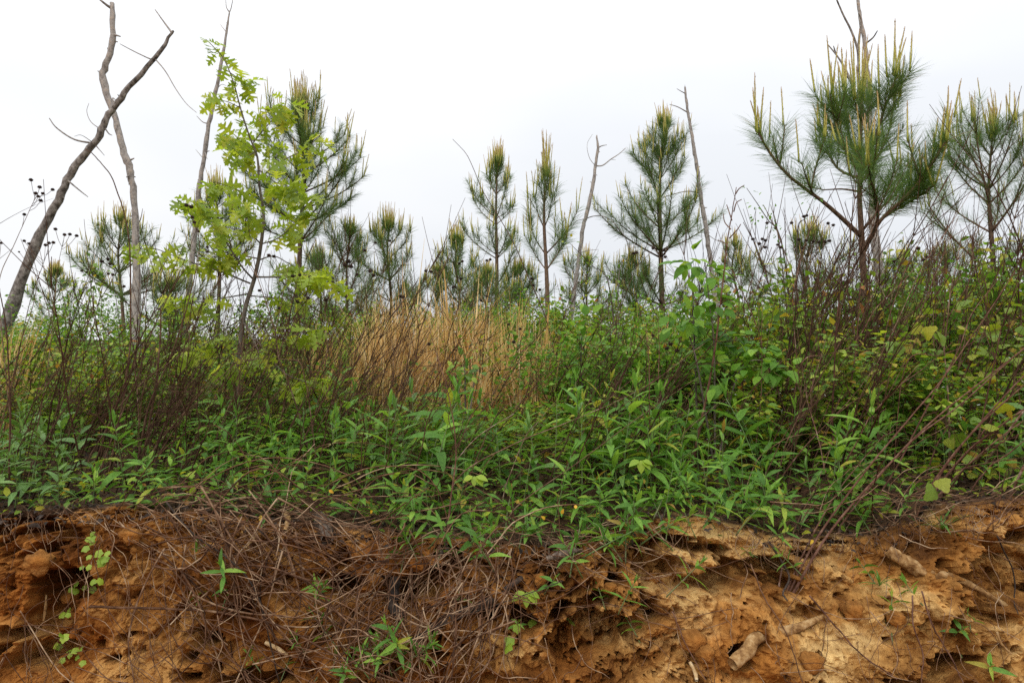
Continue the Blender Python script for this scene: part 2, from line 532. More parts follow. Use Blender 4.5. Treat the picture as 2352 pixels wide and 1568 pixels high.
PROF_Y = [2.9, 3.6, 5, 7, 10, 13, 20, 40, 120, 900]
PROF_Z = [1.04, 1.10, 1.26, 1.62, 2.12, 2.45, 2.50, 2.0, 0.5, 0.5]


def gz(x, y):
    x = np.asarray(x, float); y = np.asarray(y, float)
    g = np.interp(y, PROF_Y, PROF_Z) + 0.05 * perlin(x * 0.7, y * 0.7, x * 0 + 3.3) * np.clip((y - 3) / 2, 0, 1)
    g = g + 0.12 * np.clip((x - 1.0) / 2.5, 0, 1) * np.clip((8 - y) / 3, 0, 1)
    w = np.clip((y - Y_EDGE) / 0.9, 0, 1); w = w * w * (3 - 2 * w)
    return z_edge(x) * (1 - w) + g * w


def build_terrain():
    xs = np.concatenate([np.linspace(-60, -12, 13), np.linspace(-11, -3.6, 40), np.arange(-3.5, 3.5, 0.0072), np.linspace(3.6, 11, 40), np.linspace(12, 60, 13)])
    # profile rows: (y offset from the lip, height fraction)
    s = np.concatenate([np.arange(0, 1.55, 0.0062)])
    prof_s = np.array([0.0, 0.12, 0.32, 0.75, 1.0, 1.12, 1.22, 1.55])
    prof_y = np.array([-0.78, -0.62, -0.50, -0.30, -0.155, -0.05, 0.04, 0.37])
    prof_h = np.array([-0.02, 0.03, 0.20, 0.62, 0.88, 0.975, 1.0, 1.0])
    py = np.interp(s, prof_s, prof_y); ph = np.interp(s, prof_s, prof_h)
    k = 13
    ker = np.ones(k) / k
    pad = lambda a: np.convolve(np.pad(a, k // 2, mode='edge'), ker, 'valid')
    py, ph = pad(py), pad(ph)
    X, S = np.meshgrid(xs, s, indexing='ij')
    Yb = Y_EDGE + np.broadcast_to(py, X.shape)
    Hb = np.broadcast_to(ph, X.shape)
    wob = 0.09 * perlin(xs * 0.9, xs * 0 + 1.7, xs * 0) + 0.05 * perlin(xs * 2.7, xs * 0 + 4.1, xs * 0)
    Yb = Yb + wob[:, None] * np.clip(1.3 - S, 0, 1)
    ze = z_edge(xs)[:, None]
    top = np.clip((S - 1.16) / 0.12, 0, 1)
    Z = Hb * ze * (1 - top) + gz(X, np.maximum(Yb, Y_EDGE)) * top
    Z = np.where(S < 1.16, Hb * ze, Z)
    # relief
    face = np.clip((1.27 - S) / 0.2, 0, 1)
    q = lambda a, c: fbm(X * a, S * a * c, X * 0 + a, 4)
    hf = 0.10 * fbm(X * 10, S * 10, X * 0 + 7.7, 4, 0.7)            # ragged high-frequency warp
    wx, wy = 0.12 * perlin(X * 4, S * 4, X * 0 + 8.1) + hf * .35, 0.12 * perlin(X * 4, S * 4, X * 0 + 2.6) - hf * .35
    g1, g2, gid = worley((X + wx) * 9, (S + wy) * 11, 2)
    c1, c2, c3 = worley((X + wx * .4) * 30, (S + wy * .4) * 34, 5)
    disp = 0.10 * q(1.5, 1.2)
    disp = disp - 0.09 * np.abs(fbm((X + wx) * 3.2, (S + wy) * 3.6, X * 0 + 1.1, 3)) + 0.03
    disp = disp + 0.05 * (gid - 0.5) * np.clip((g2 - g1) * 4.5, 0, 1)
    rough_zone = np.clip(0.5 + 1.4 * perlin(X * 1.9, S * 2.3, X * 0 + 6), 0.12, 1)
    disp = disp + rough_zone * (0.026 * fbm(X * 16, S * 18, X * 0 + 3, 4, 0.7) + 0.014 * (c3 - 0.5) * np.clip((c2 - c1) * 3, 0, 1))
    disp = disp + 0.006 * fbm(X * 40, S * 44, X * 0 + 5, 2, 0.8)
    pk = fbm(X * 2.0, S * 3.8, X * 0 + 12.2, 4, 0.6) + 1.2 * hf
    pocket = np.clip((pk - 0.36) / 0.17, 0, 1)
    disp = disp - 0.19 * pocket * pocket * (3 - 2 * pocket)
    pk2 = fbm(X * 8, S * 11, X * 0 + 52.2, 3, 0.6)
    disp = disp - 0.05 * np.clip((pk2 - 0.5) / 0.15, 0, 1)
    ck = perlin(X * 5.5 + 6 * hf, S * 1.1 + 2 * hf, X * 0 + 71.0)
    disp = disp - 0.045 * np.exp(-(ck / 0.05) ** 2) * np.clip(0.3 + 2 * perlin(X * 1.2, S * 1.6, X * 0 + 77), 0, 1)
    # crumbling ledges: a step with a torn edge where a warped level set is crossed
    lv = (S * 1.9 + 1.0 * fbm(X * 1.4, S * 1.4, X * 0 + 20, 3) + 2.6 * hf) % 1.0
    ledge = np.where(lv < 0.80, lv / 0.80, (1 - lv) / 0.20)
    disp = disp + 0.075 * (ledge - 0.5) * np.clip(0.6 + 2.2 * perlin(X * 1.1, S * 1.1, X * 0 + 31), 0, 1)
    sup = 1 - top
    amp = face * 0.92 + 0.08 + 0.10 * sup
    disp = disp * amp
    ny, nz = -0.92 * sup - 0.05, 0.28 * sup + 0.9 * (1 - sup)
    P = np.stack([X + 0.02 * perlin(X * 9, S * 9, X * 0 + 40) * face, Yb + ny * disp, Z + nz * disp * (0.6)], -1)
    hum = np.clip((S - 1.06) / 0.16, 0, 1) * 0.75 - 0.05 + 0.0 * S
    nx, ns = X.shape
    i = np.arange(nx - 1)[:, None] * ns; j = np.arange(ns - 1)[None]
    f4 = np.stack([i + j, i + ns + j, i + ns + j + 1, i + j + 1], -1).reshape(-1, 4)
    mb = MB(); mb.add(P.reshape(-1, 3), None, f4, hum.ravel())
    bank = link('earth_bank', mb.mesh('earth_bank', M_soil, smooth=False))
    tag(bank, kind='structure', label='steep crumbling bank of orange clay below the weeds')
    # top of the slope: joins the last row of the bank
    ys = np.concatenate([np.linspace(3.36, 6, 50), np.linspace(6.2, 16, 60), np.linspace(17, 60, 30), np.array([80, 120, 200, 400, 900])])
    xs2 = xs[np.unique(np.concatenate([np.arange(0, 53), np.arange(53, nx - 53, 8), np.arange(nx - 53, nx)]))]
    idx = np.searchsorted(xs, xs2)
    X2, Y2 = np.meshgrid(xs2, ys, indexing='ij')
    X2 = X2 * np.clip(1 + (Y2 - 14) / 60, 1, 12)
    Z2 = gz(X2, Y2) + 0.02 * fbm(X2 * 4, Y2 * 4, X2 * 0, 3)
    G = np.stack([X2, Y2, Z2], -1)
    G[:, 0] = P[idx, -1] + np.array([0, -0.006, -0.012])
    nx2, ns2 = X2.shape
    i = np.arange(nx2 - 1)[:, None] * ns2; j = np.arange(ns2 - 1)[None]
    f4 = np.stack([i + j, i + ns2 + j, i + ns2 + j + 1, i + j + 1], -1).reshape(-1, 4)
    mb = MB(); mb.add(G.reshape(-1, 3), None, f4, 0.85)
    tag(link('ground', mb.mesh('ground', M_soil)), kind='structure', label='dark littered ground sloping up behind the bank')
    # the lane the photographer stands on
    ys = np.concatenate([[-400, -100, -40], np.linspace(-20, 1.9, 30), [2.2]])
    X3, Y3 = np.meshgrid(np.linspace(-60, 60, 61), ys, indexing='ij')
    Z3 = 0.03 * fbm(X3, Y3, X3 * 0, 3)
    nx3, ns3 = X3.shape
    i = np.arange(nx3 - 1)[:, None] * ns3; j = np.arange(ns3 - 1)[None]
    f4 = np.stack([i + j, i + ns3 + j, i + ns3 + j + 1, i + j + 1], -1).reshape(-1, 4)
    mb = MB(); mb.add(np.stack([X3, Y3, Z3 - 0.01], -1).reshape(-1, 3), None, f4, 0.0)
    tag(link('dirt_road', mb.mesh('dirt_road', M_soil)), kind='structure', label='bare clay road at the foot of the bank')
    return P


BANK = build_terrain()
# depth of the bank face by picture position, to rest things on it
BW, BH = 392, 262
_dm = np.full((BH, BW), 9.0)
_px, _py, _f = proj(BANK.reshape(-1, 3))
_ix, _iy = (_px / 6).astype(int), (_py / 6).astype(int)
_ok = (_ix >= 0) & (_ix < BW) & (_iy >= 0) & (_iy < BH)
np.minimum.at(_dm, (_iy[_ok], _ix[_ok]), BANK.reshape(-1, 3)[_ok, 1])


def bank_y(px, py):
    i, j = int(np.clip(py / 6, 0, BH - 1)), int(np.clip(px / 6, 0, BW - 1))
    d = _dm[max(0, i - 1):i + 2, max(0, j - 1):j + 2]
    d = d[d < 8]
    return float(d.min()) if len(d) else 2.85


def bank_pt(px, py, off=0.0):
    return at(px, py, bank_y(px, py) - off)


# loose crumbs and small clods of clay stuck to the face (uncountable)
crumbs = MB()
N = 5500
gi = rng.integers(60, BANK.shape[0] - 60, N); gj = rng.integers(30, 190, N)
CP_ = BANK[gi, gj] + np.array([0, -0.002, 0])
sz = 0.0035 * np.exp(rng.normal(0, .62, N)).clip(.4, 6)
Q_, _r = np.linalg.qr(rng.normal(size=(N, 3, 3)))
crumbs.scatter((_ico_v() * np.array([1, .8, .7]), _ico_f(), None), Q_ * (sz[:, None, None] * rng.uniform(.7, 1.3, (N, 1, 3))), CP_, np.zeros(N))
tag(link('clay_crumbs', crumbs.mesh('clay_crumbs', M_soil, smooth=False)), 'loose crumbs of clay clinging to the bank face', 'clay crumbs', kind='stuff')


# ---------------------------------------------------------------- leaf shapes
def lance(W=0.14, droop=0.18, fold=0.25, n=6, k=0.42, wave=0.0, twist=0.0):
    t = np.linspace(0, 1, n)
    w = W * np.sin(np.pi * np.clip(t, 0, 1) ** (math.log(0.5) / math.log(k))) ** 0.85
    w[0] = 0.012; w[-1] = 0.0015
    zc = 0.10 * t - droop * t ** 2 * 1.0
    V = []
    for i in range(n):
        tw = twist * t[i]
        e = fold * w[i]
        ww = wave * math.sin(t[i] * 14)
        V += [[-w[i] * math.cos(tw), t[i], zc[i] + e + ww - w[i] * math.sin(tw)], [0, t[i], zc[i]], [w[i] * math.cos(tw), t[i], zc[i] + e - ww + w[i] * math.sin(tw)]]
    f = []
    for i in range(n - 1):
        a = i * 3
        f += [[a, a + 1, a + 4, a + 3], [a + 1, a + 2, a + 5, a + 4]]
    return np.array(V), None, np.array(f)


def oak_leaf(droop=0.25, fold=0.2, seed=0):
    r = np.random.default_rng(seed)
    mid, out = [], []

    def p(m, x, y):
        mid.append(m); out.append((x, y))
    p(0.0, 0.012, 0.0); p(0.16, 0.02, 0.16); p(0.22, 0.12, 0.20)
    p(0.24, 0.27, 0.235); p(0.27, 0.20, 0.29); p(0.31, 0.08, 0.31); p(0.36, 0.055, 0.37)
    p(0.41, 0.22, 0.44); p(0.44, 0.42, 0.50); p(0.46, 0.35, 0.56); p(0.48, 0.43, 0.64); p(0.52, 0.24, 0.60); p(0.57, 0.08, 0.58); p(0.62, 0.055, 0.64)
    p(0.66, 0.18, 0.71); p(0.69, 0.33, 0.79); p(0.73, 0.24, 0.83); p(0.78, 0.12, 0.80); p(0.84, 0.10, 0.86); p(0.9, 0.14, 0.94); p(0.95, 0.06, 0.95); p(1.0, 0.002, 1.03)
    zz = lambda x, y: 0.12 * y - droop * y * y + fold * abs(x)
    V, f = [], []
    n = len(mid)
    for sgn in (-1, 1):
        base = len(V)
        js = r.uniform(0.85, 1.15, n)
        for m, (x, y), q in zip(mid, out, js):
            V.append([0, m, zz(0, m)]); V.append([sgn * x * q, y, zz(x, y)])
        for i in range(n - 1):
            a = base + 2 * i
            f.append([a, a + 1, a + 3, a + 2] if sgn > 0 else [a, a + 2, a + 3, a + 1])
    return np.array(V), None, np.array(f)


def round_leaf(seed=0, lobes=5, cup=0.15, depth=0.14, teeth=0.05):
    r = np.random.default_rng(seed)
    n = 20
    V = [[0, 0.02, 0]]
    for i in range(n + 1):
        a = -math.pi * 0.90 + 1.80 * math.pi * i / n
        rad = 0.5 * (1 + depth * math.cos(a * lobes) + teeth * (1 if i % 2 else -1) + r.uniform(-.03, .03)) * (1 - 0.12 * abs(a) / math.pi)
        if abs(a) < 0.2: rad *= 1.15
        x, y = rad * math.sin(a), 0.42 + rad * math.cos(a)
        V.append([x, y, -cup * (x * x + (y - .4) ** 2) * 2 + r.uniform(-.02, .02) + 0.1 * abs(x)])
    V.append([0, 0.42, 0.03])
    c = len(V) - 1
    f = [[c, 1 + i + 1, 1 + i] for i in range(n)] + [[c, 1, 0], [c, 0, n + 1]]
    return np.array(V), np.array(f), None


def ovate(W=0.3, droop=0.15, fold=0.25, n=5):
    return lance(W, droop, fold, n, 0.36)


LANCE = [lance(0.105, 0.25, 0.3, 7), lance(0.12, 0.45, 0.25, 7, 0.4, 0.008), lance(0.095, 0.10, 0.35, 7), lance(0.135, 0.65, 0.2, 7, 0.36, 0.010, 0.5), lance(0.11, 0.35, 0.45, 7, 0.40, 0.006, -0.6)]
M_paleforb = leaf_mat('pale_forb_leaf', [(0, (.09, .185, .04)), (.5, (.13, .25, .06)), (1, (.19, .32, .08))], 0.3, 1.3, 0.45, 0.4)
LANCE_P = []
LANCE_M = []
for q in LANCE:
    b_ = MB(); b_.add(*q, 0.5); LANCE_M.append(b_.mesh('forb_leaf', M_forb)); LANCE_P.append(b_.mesh('pale_forb_leaf', M_paleforb))

# seed head: a small spiky ball
_ico = []
_phi = (1 + 5 ** .5) / 2
_iv = unit(np.array([[-1, _phi, 0], [1, _phi, 0], [-1, -_phi, 0], [1, -_phi, 0], [0, -1, _phi], [0, 1, _phi], [0, -1, -_phi], [0, 1, -_phi], [_phi, 0, -1], [_phi, 0, 1], [-_phi, 0, -1], [-_phi, 0, 1]], float))
_if = np.array([[0, 11, 5], [0, 5, 1], [0, 1, 7], [0, 7, 10], [0, 10, 11], [1, 5, 9], [5, 11, 4], [11, 10, 2], [10, 7, 6], [7, 1, 8], [3, 9, 4], [3, 4, 2], [3, 2, 6], [3, 6, 8], [3, 8, 9], [4, 9, 5], [2, 4, 11], [6, 2, 10], [8, 6, 7], [9, 8, 1]])


def spiky():
    V = list(_iv * 0.78); F = []
    for a, b, c in _if:
        m = unit((_iv[a] + _iv[b] + _iv[c])[None])[0]
        V.append(m * rng.uniform(0.95, 1.25)); k = len(V) - 1
        F += [[a, b, k], [b, c, k], [c, a, k]]
    V = np.array(V); V[:, 2] *= 0.82
    b = MB(); b.add(V, F, None, 0.5)
    return b.mesh('seed_head', M_head, smooth=False)


HEADS = [spiky() for _ in range(3)]


def needles_into(mb, P, tang, nlen, width, fwd=0.72, spread=0.75, sag=0.05):
    N = len(P)
    r = unit(rng.normal(size=(N, 3)))
    r = unit(r - (r * tang).sum(1, keepdims=True) * tang)
    d = unit(tang * fwd * rng.uniform(0.6, 1.4, (N, 1)) + r * spread + np.array([0, 0, 0.12]))
    l = nlen * rng.uniform(0.6, 1.1, N)[:, None]
    side = unit(np.cross(d, rng.normal(size=(N, 3)))) * width * 0.5
    mid = P + d * l * 0.55
    tip = P + d * l + np.array([0, 0, -1]) * l * sag * rng.uniform(0, 2.5, (N, 1))
    V = np.stack([P - side, P + side, mid - side * 0.85, mid + side * 0.85, tip], 1)
    o = (np.arange(N) * 5)[:, None]
    mb.add(V.reshape(-1, 3), np.concatenate([o + 2, o + 3, o + 4], 1), np.concatenate([o, o + 1, o + 3, o + 2], 1), np.repeat(np.clip(rng.normal(0.42, 0.22, N), 0, 1), 5))


def along(P, dens, a=0.0, b=1.0):
    seg = np.linalg.norm(np.diff(P, axis=0), axis=1)
    cum = np.concatenate([[0], np.cumsum(seg)])
    n = max(1, int(dens * cum[-1] * (b - a)))
    t = rng.uniform(a, b, n) * cum[-1]
    Q = np.stack([np.interp(t, cum, P[:, k]) for k in range(3)], 1)
    T = unit(np.gradient(P, axis=0))
    TT = unit(np.stack([np.interp(t, cum, T[:, k]) for k in range(3)], 1))
    return Q, TT


def candle_mesh(mb, base, d, L, r, near):
    n = 7 if near else 4
    t = np.linspace(0, 1, n)
    bend = np.array([rng.normal(0, .05), rng.normal(0, .05), 0])
    d = unit(d[None])[0]
    up = np.array([0, 0, 1.0])
    P = base + np.outer(t, d * L) * 0.5 + np.outer(t ** 1.4, (d * 0.4 + up * 0.6) * L) * 0.5 + np.outer(t * t, bend * L)
    R = r * (1 - 0.45 * t); R[-1] *= 0.5
    k = 5 if near else 3
    before = mb.n
    mb.tube(P, R, k, 0.5)
    a = mb.a[-1]
    a[:n * k] = np.repeat(t, k); a[-2] = 1.0; a[-1] = 0
    if near:   # short scale-like new needles along the shoot
        m = int(L * 260)
        tt = rng.uniform(0.05, 0.95, m)
        Q = np.stack([np.interp(tt, t, P[:, c]) for c in range(3)], 1)
        ang = rng.uniform(0, 6.28, m)
        rad = np.stack([np.cos(ang), np.sin(ang), np.full(m, 1.6)], 1)
        dd = unit(rad)
        rr = (r * (1.15 - 0.5 * tt))[:, None]
        out = np.stack([np.cos(ang), np.sin(ang), ang * 0], 1)
        sd_ = np.stack([-np.sin(ang), np.cos(ang), ang * 0], 1) * 0.0022
        V = np.stack([Q + out * rr * .6 - sd_, Q + out * rr * .6 + sd_, Q + out * rr * .6 + dd * 0.016], 1)
        o = (np.arange(m) * 3)[:, None]
        mb.add(V.reshape(-1, 3), np.concatenate([o, o + 1, o + 2], 1), None, np.repeat(np.clip(tt * 0.9, 0, 1), 3))


class Pine:
    def __init__(self, base, label, near, nlen, width, dens, clen, crad):
        self.base = np.asarray(base, float)
        self.root = thing('pine_tree', label, 'pine tree', base, 'young pines on the slope')
        self.near, self.nlen, self.width, self.dens, self.clen, self.crad = near, nlen, width, dens, clen, crad
        self.crown, self.cand, self.branch = MB(), MB(), MB()

    def trunk(self, P, r0, r1, needles_from=0.55):
        P = np.asarray(P) - self.base
        mb = MB(); mb.tube(P, np.linspace(r0, r1, len(P)), 8 if self.near else 5, 0.5, rough=0.08)
        link('trunk', mb.mesh('trunk', M_pinebark), self.root)
        Q, T = along(P, self.dens * 1.2, needles_from, 1)
        needles_into(self.crown, Q, T, self.nlen, self.width)

    def candles(self, tip, d, n, scale=1.0, parent=None, vert=0.7):
        for i in range(n):
            L = self.clen * scale * (rng.uniform(0.85, 1.05) if i == 0 else rng.uniform(0.4, 0.9))
            dd = d * (1 - vert) + np.array([0, 0, vert]) + rng.normal(0, 0.16, 3) * (0.4 if i == 0 else 1)
            b = tip + rng.normal(0, 0.012, 3) - (0 if i == 0 else rng.uniform(0, .06)) * unit(d[None])[0]
            if self.near:
                mb = MB(); candle_mesh(mb, b, dd, L, self.crad * rng.uniform(.8, 1.1), True)
                link('candle', mb.mesh('candle', M_candle), parent or self.root)
            else:
                candle_mesh(self.cand, b, dd, L, self.crad, False)

    def limb(self, P, r0, nsub=3, need_from=0.35, ncand=3, cscale=1.0, sublen=0.35, dens=1.0):
        """P in world space"""
        P = np.asarray(P) - self.base
        mb = MB() if self.near else self.branch
        mb.tube(P, np.linspace(r0, r0 * 0.35, len(P)), 5 if self.near else 3, 0.5)
        nd = MB() if self.near else self.crown
        L = np.linalg.norm(np.diff(P, axis=0), axis=1).sum()
        subs = [(P, need_from)]
        T = unit(np.gradient(P, axis=0))
        for q in range(nsub):
            t = rng.uniform(0.42, 0.9)
            k = int(t * (len(P) - 1))
            side = unit(rng.normal(size=(1, 3)))[0]
            side[2] = abs(side[2]) * 0.4
            d = unit((T[k] * 0.8 + side * 0.75)[None])[0]
            l = L * sublen * rng.uniform(0.6, 1.1)
            tt = np.linspace(0, 1, 5)[:, None]
            S = P[k] + d * l * tt + np.array([0, 0, 1]) * l * 0.35 * tt ** 2
            mb.tube(S, np.linspace(r0 * 0.45, r0 * 0.25, 5), 3, 0.5)
            subs.append((S, 0.1))
        for S, a in subs:
            Q, TT = along(S, self.dens * dens, a, 1.0)
            needles_into(nd, Q, TT, self.nlen, self.width)
        o = None
        if self.near:
            o = link('branch', mb.mesh('branch', M_pinebark), self.root)
            n_ = link('needles', nd.mesh('needles', M_needle), o)
        for i, (S, a) in enumerate(subs):
            d = unit((S[-1] - S[-2])[None])[0]
            n = ncand if i == 0 else 1 if ncand else 0
            if n and (i == 0 or rng.random() < 0.75):
                self.candles(S[-1], d, n, cscale * (1 if i == 0 else 0.7), o)
        return o

    def whorls(self, P, spread, nwh, per, h0=0.2, h1=0.92, elev=(25, 50), nsub=3, ncand=2, shape=1.0, dens=1.0):
        P = np.asarray(P)
        H = P[-1, 2] - P[0, 2]
        hs = np.linspace(h0, h1, nwh) + rng.normal(0, 0.025, nwh)
        for h in hs:
            az0 = rng.uniform(0, 6.28)
            k = h * (len(P) - 1)
            b = np.array([np.interp(k, np.arange(len(P)), P[:, c]) for c in range(3)])
            n = max(2, int(round(per + rng.uniform(-2, 1.2))))
            for i in range(n):
                az = az0 + i * 2 * math.pi / n + rng.normal(0, 0.25)
                rel = min(1.0, max(0.0, (h - h0) / max(1e-3, h1 - h0)))
                L = spread * (1 - rel) ** shape * rng.uniform(0.55, 1.25) * (0.8 + 0.2 * min(1, rel * 5)) + spread * 0.14
                e0 = math.radians(rng.uniform(*elev) - 12 + 34 * rel)
                tt = np.linspace(0, 1, 7)
                e = e0 + tt ** 1.5 * math.radians(28)
                st = np.stack([np.cos(e) * math.cos(az), np.cos(e) * math.sin(az), np.sin(e)], 1) * L / 6
                W = b + np.concatenate([[[0, 0, 0]], np.cumsum(st[:-1], 0)])
                self.limb(W, 0.004 + 0.010 * L, nsub, 0.16, ncand, 0.62 + 0.3 * rel, dens=dens)

    def done(self):
        if self.crown.n:
            tag(link('crown', self.crown.mesh('crown', M_needle), self.root), kind='stuff')
        if self.cand.n:
            tag(link('new_shoots', self.cand.mesh('new_shoots', M_candle), self.root), kind='stuff')
        if self.branch.n:
            tag(link('branches', self.branch.mesh('branches', M_pinebark), self.root), kind='stuff')
        return self.root


def gen_pine(px, top_y, D, spread, label, near=False, lean=0.0, nwh=6, per=5, seed=None, needles=0.17, elev=(20, 45), h0=0.2, clen=0.35, dens=None, shape=1.0, crown_from=0.6, bare=None, ncand=3):
    x = (px - CX) / FPX * D
    g = float(gz(x, D))
    top = at(px + lean, top_y, D)
    top[2] -= clen * 0.9
    base = np.array([x, D, g])
    P = smooth_path([base, base * 0.6 + top * 0.4 + np.array([rng.normal(0, .03), 0, 0]), base * 0.25 + top * 0.75 + np.array([rng.normal(0, .03), 0, 0]), top], 14)
    H = top[2] - g
    spread *= 1.18
    w = max(0.0022, D * 0.00033)
    p = Pine(base, label, near, needles, w, dens or (400 if near else 215), clen, max(0.007, D * 0.00085))
    p.trunk(P, 0.010 + 0.011 * H, 0.008, crown_from)
    p.whorls(P, spread, nwh, per, h0, 0.93, elev, 3, ncand, shape)
    p.candles(P[-1] - base, np.array([0, 0, 1.0]), 5, 1.0, None, 0.9)
    return p.done()


# ---------------------------------------------------------------- pines
gen_pine(680, 172, 9.2, 0.88, 'tall pine with grey-green crown standing behind the yellow-green oak sapling', True, 12, 9, 5, needles=0.16, h0=0.36, clen=0.52, shape=0.6, dens=400)
gen_pine(497, 380, 10.5, 0.75, 'slim pine half hidden behind the oak sapling with tan upright candles', False, 0, 7, 5, h0=0.3, clen=0.4)
gen_pine(285, 470, 10.0, 0.8, 'sparse pine beside the upright crooked grey snag', False, -6, 6, 5, needles=0.14, h0=0.3)
gen_pine(128, 598, 13.0, 0.62, 'small dark pine between the leaning snag and the leafy sapling', False, 0, 6, 5, needles=0.14, h0=0.15, clen=0.25)
gen_pine(395, 620, 8.8, 0.7, 'low bushy pine under the oak sapling beside the grey snag', False, 0, 5, 5, needles=0.19, h0=0.15, clen=0.3)
gen_pine(800, 505, 9.2, 0.95, 'broad dark pine to the right of the oak sapling', False, 6, 6, 6, needles=0.2, h0=0.06, clen=0.22, ncand=1)
gen_pine(893, 470, 10.0, 0.72, 'round-based pine behind the left end of the golden grass', False, 0, 7, 5, needles=0.18, h0=0.1, clen=0.4, shape=0.7)
gen_pine(1050, 500, 12.5, 0.75, 'short pine above the middle of the golden grass', False, 0, 7, 5, needles=0.17, h0=0.15, clen=0.42)
gen_pine(1138, 312, 11.0, 0.7, 'conical pine with layered limbs next to the bare pencil-thin pine', False, 6, 9, 5, needles=0.16, h0=0.12, clen=0.42, shape=0.8)
gen_pine(1118, 600, 9.0, 0.55, 'low pine bush growing out of the golden grass', False, 0, 5, 5, needles=0.2, h0=0.15, clen=0.2)
gen_pine(1258, 296, 8.2, 0.48, 'thin pine with long yellow candles and brown trunk beside the golden grass', True, -6, 5, 3, needles=0.19, h0=0.36, clen=0.62, shape=0.5, elev=(45, 65), dens=300, crown_from=0.72)
gen_pine(1350, 560, 9.6, 0.62, 'small loose pine at the foot of the thin bare snag', False, 0, 5, 4, needles=0.19, h0=0.2, clen=0.3)
gen_pine(1525, 236, 10.2, 1.02, 'tall full conical pine left of the forked grey snag', False, 0, 10, 5, needles=0.19, h0=0.1, clen=0.36, shape=0.85, dens=290)
gen_pine(1690, 520, 11.0, 0.55, 'little pine behind the dark knotted stalk', False, 0, 6, 5, needles=0.17, h0=0.12, clen=0.3)
gen_pine(1862, 488, 9.0, 0.8, 'low rounded pine between the knotted stalk and the largest pine', False, 0, 6, 5, needles=0.19, h0=0.15, clen=0.35)
gen_pine(2280, 228, 8.0, 0.95, 'open pine at the right edge of the picture with many candles', True, -4, 6, 4, needles=0.2, h0=0.34, clen=0.5, shape=0.6, elev=(30, 52), dens=330)
gen_pine(2170, 560, 9.0, 0.9, 'low pine mostly hidden by brambles at the right', False, 0, 5, 5, needles=0.2, h0=0.1, clen=0.2)

gen_pine(735, 560, 11.5, 0.8, 'low feathery pine between the oak sapling and the broad dark pine', False, 0, 6, 5, needles=0.19, h0=0.06, clen=0.3)
gen_pine(1195, 585, 11.5, 0.75, 'low pine between the conical pine and the thin pine', False, 0, 6, 5, needles=0.19, h0=0.06, clen=0.3)
gen_pine(1005, 600, 13.0, 0.7, 'far low pine left of the short pine', False, 0, 6, 5, needles=0.19, h0=0.06, clen=0.25)
gen_pine(1452, 560, 11.0, 0.7, 'low pine at the left foot of the tall conical pine', False, 0, 6, 5, needles=0.19, h0=0.06, clen=0.3)
gen_pine(2075, 560, 10.0, 0.75, 'low pine behind the right limbs of the largest pine', False, 0, 6, 5, needles=0.2, h0=0.06, clen=0.3)

# the large pine, limb by limb
DP = 6.0


def z3(zx, zy):
    return (1372 + 0.5 * zx, 0.5 * zy)


def lp(pts, dd, n=9):
    q = [z3(*p) for p in pts]
    m = len(q)
    return smooth_path([at(a, b, DP + dd * (i / (m - 1)) ** 1.2) for i, (a, b) in enumerate(q)], n)


b0 = at(1990, 660, DP); b0[2] = float(gz(b0[0], DP))
big = Pine(b0, 'largest pine with wide upcurved limbs in front of a tall grey snag', True, 0.24, 0.0029, 430, 0.60, 0.0088)
tr = smooth_path([b0, at(1987, 700, DP), at(1980, 560, DP), at(1974, 450, DP), at(1977, 330, DP), at(1979, 222, DP)], 20)
big.trunk(tr, 0.036, 0.011, 0.72)
L1 = big.limb(lp([(1215, 1090), (1120, 1000), (1040, 930), (975, 882), (870, 800), (790, 700), (740, 610)], -0.3, 12), 0.022, 4, 0.42, 5, 0.85, 0.22)
big.limb(lp([(980, 880), (1000, 780), (1025, 700), (1045, 630)], -0.2, 7), 0.01, 2, 0.2, 3, 0.5)
big.limb(lp([(1205, 880), (1120, 868), (1040, 872), (985, 860)], 0.4, 7), 0.01, 1, 0.6, 1, 0.4)
big.limb(lp([(1210, 800), (1140, 690), (1090, 560), (1070, 430)], -0.25, 9), 0.016, 5, 0.2, 5, 0.8, 0.3, 1.1)
big.limb(lp([(1212, 770), (1160, 640), (1150, 540), (1140, 470)], 0.35, 9), 0.014, 4, 0.2, 4, 0.9, 0.3, 1.1)
big.limb(lp([(1212, 800), (1270, 650), (1320, 500), (1375, 350)], -0.2, 9), 0.017, 6, 0.22, 5, 0.9, 0.3, 1.15)
big.limb(lp([(1212, 840), (1290, 720), (1340, 600), (1360, 500)], 0.4, 9), 0.014, 4, 0.25, 3, 0.7, 0.3)
big.limb(lp([(1205, 820), (1110, 780), (1060, 700), (1030, 600)], 0.45, 9), 0.014, 4, 0.25, 3, 0.6, 0.3)
big.limb(lp([(1210, 870), (1215, 800), (1200, 740), (1190, 700)], -0.55, 8), 0.013, 4, 0.2, 2, 0.55, 0.35, 1.2)
big.limb(lp([(1222, 1160), (1260, 1080), (1310, 1000), (1420, 900), (1520, 780), (1600, 650)], -0.75, 12), 0.022, 7, 0.35, 4, 0.8, 0.28, 1.2)
big.limb(lp([(1222, 1150), (1275, 1060), (1290, 960), (1262, 840), (1245, 760)], -1.0, 11), 0.018, 5, 0.35, 4, 0.8, 0.28, 1.1)
big.limb(lp([(1300, 1010), (1380, 960), (1480, 900), (1550, 850)], -0.6, 9), 0.012, 5, 0.1, 2, 0.6, 0.35, 1.2)
big.limb(lp([(1225, 1050), (1300, 960), (1380, 880), (1440, 760)], 0.5, 9), 0.014, 5, 0.3, 3, 0.7, 0.3)
big.limb(lp([(1215, 560), (1190, 500), (1180, 440)], -0.2, 6), 0.01, 3, 0.05, 3, 0.9, 0.4, 1.2)
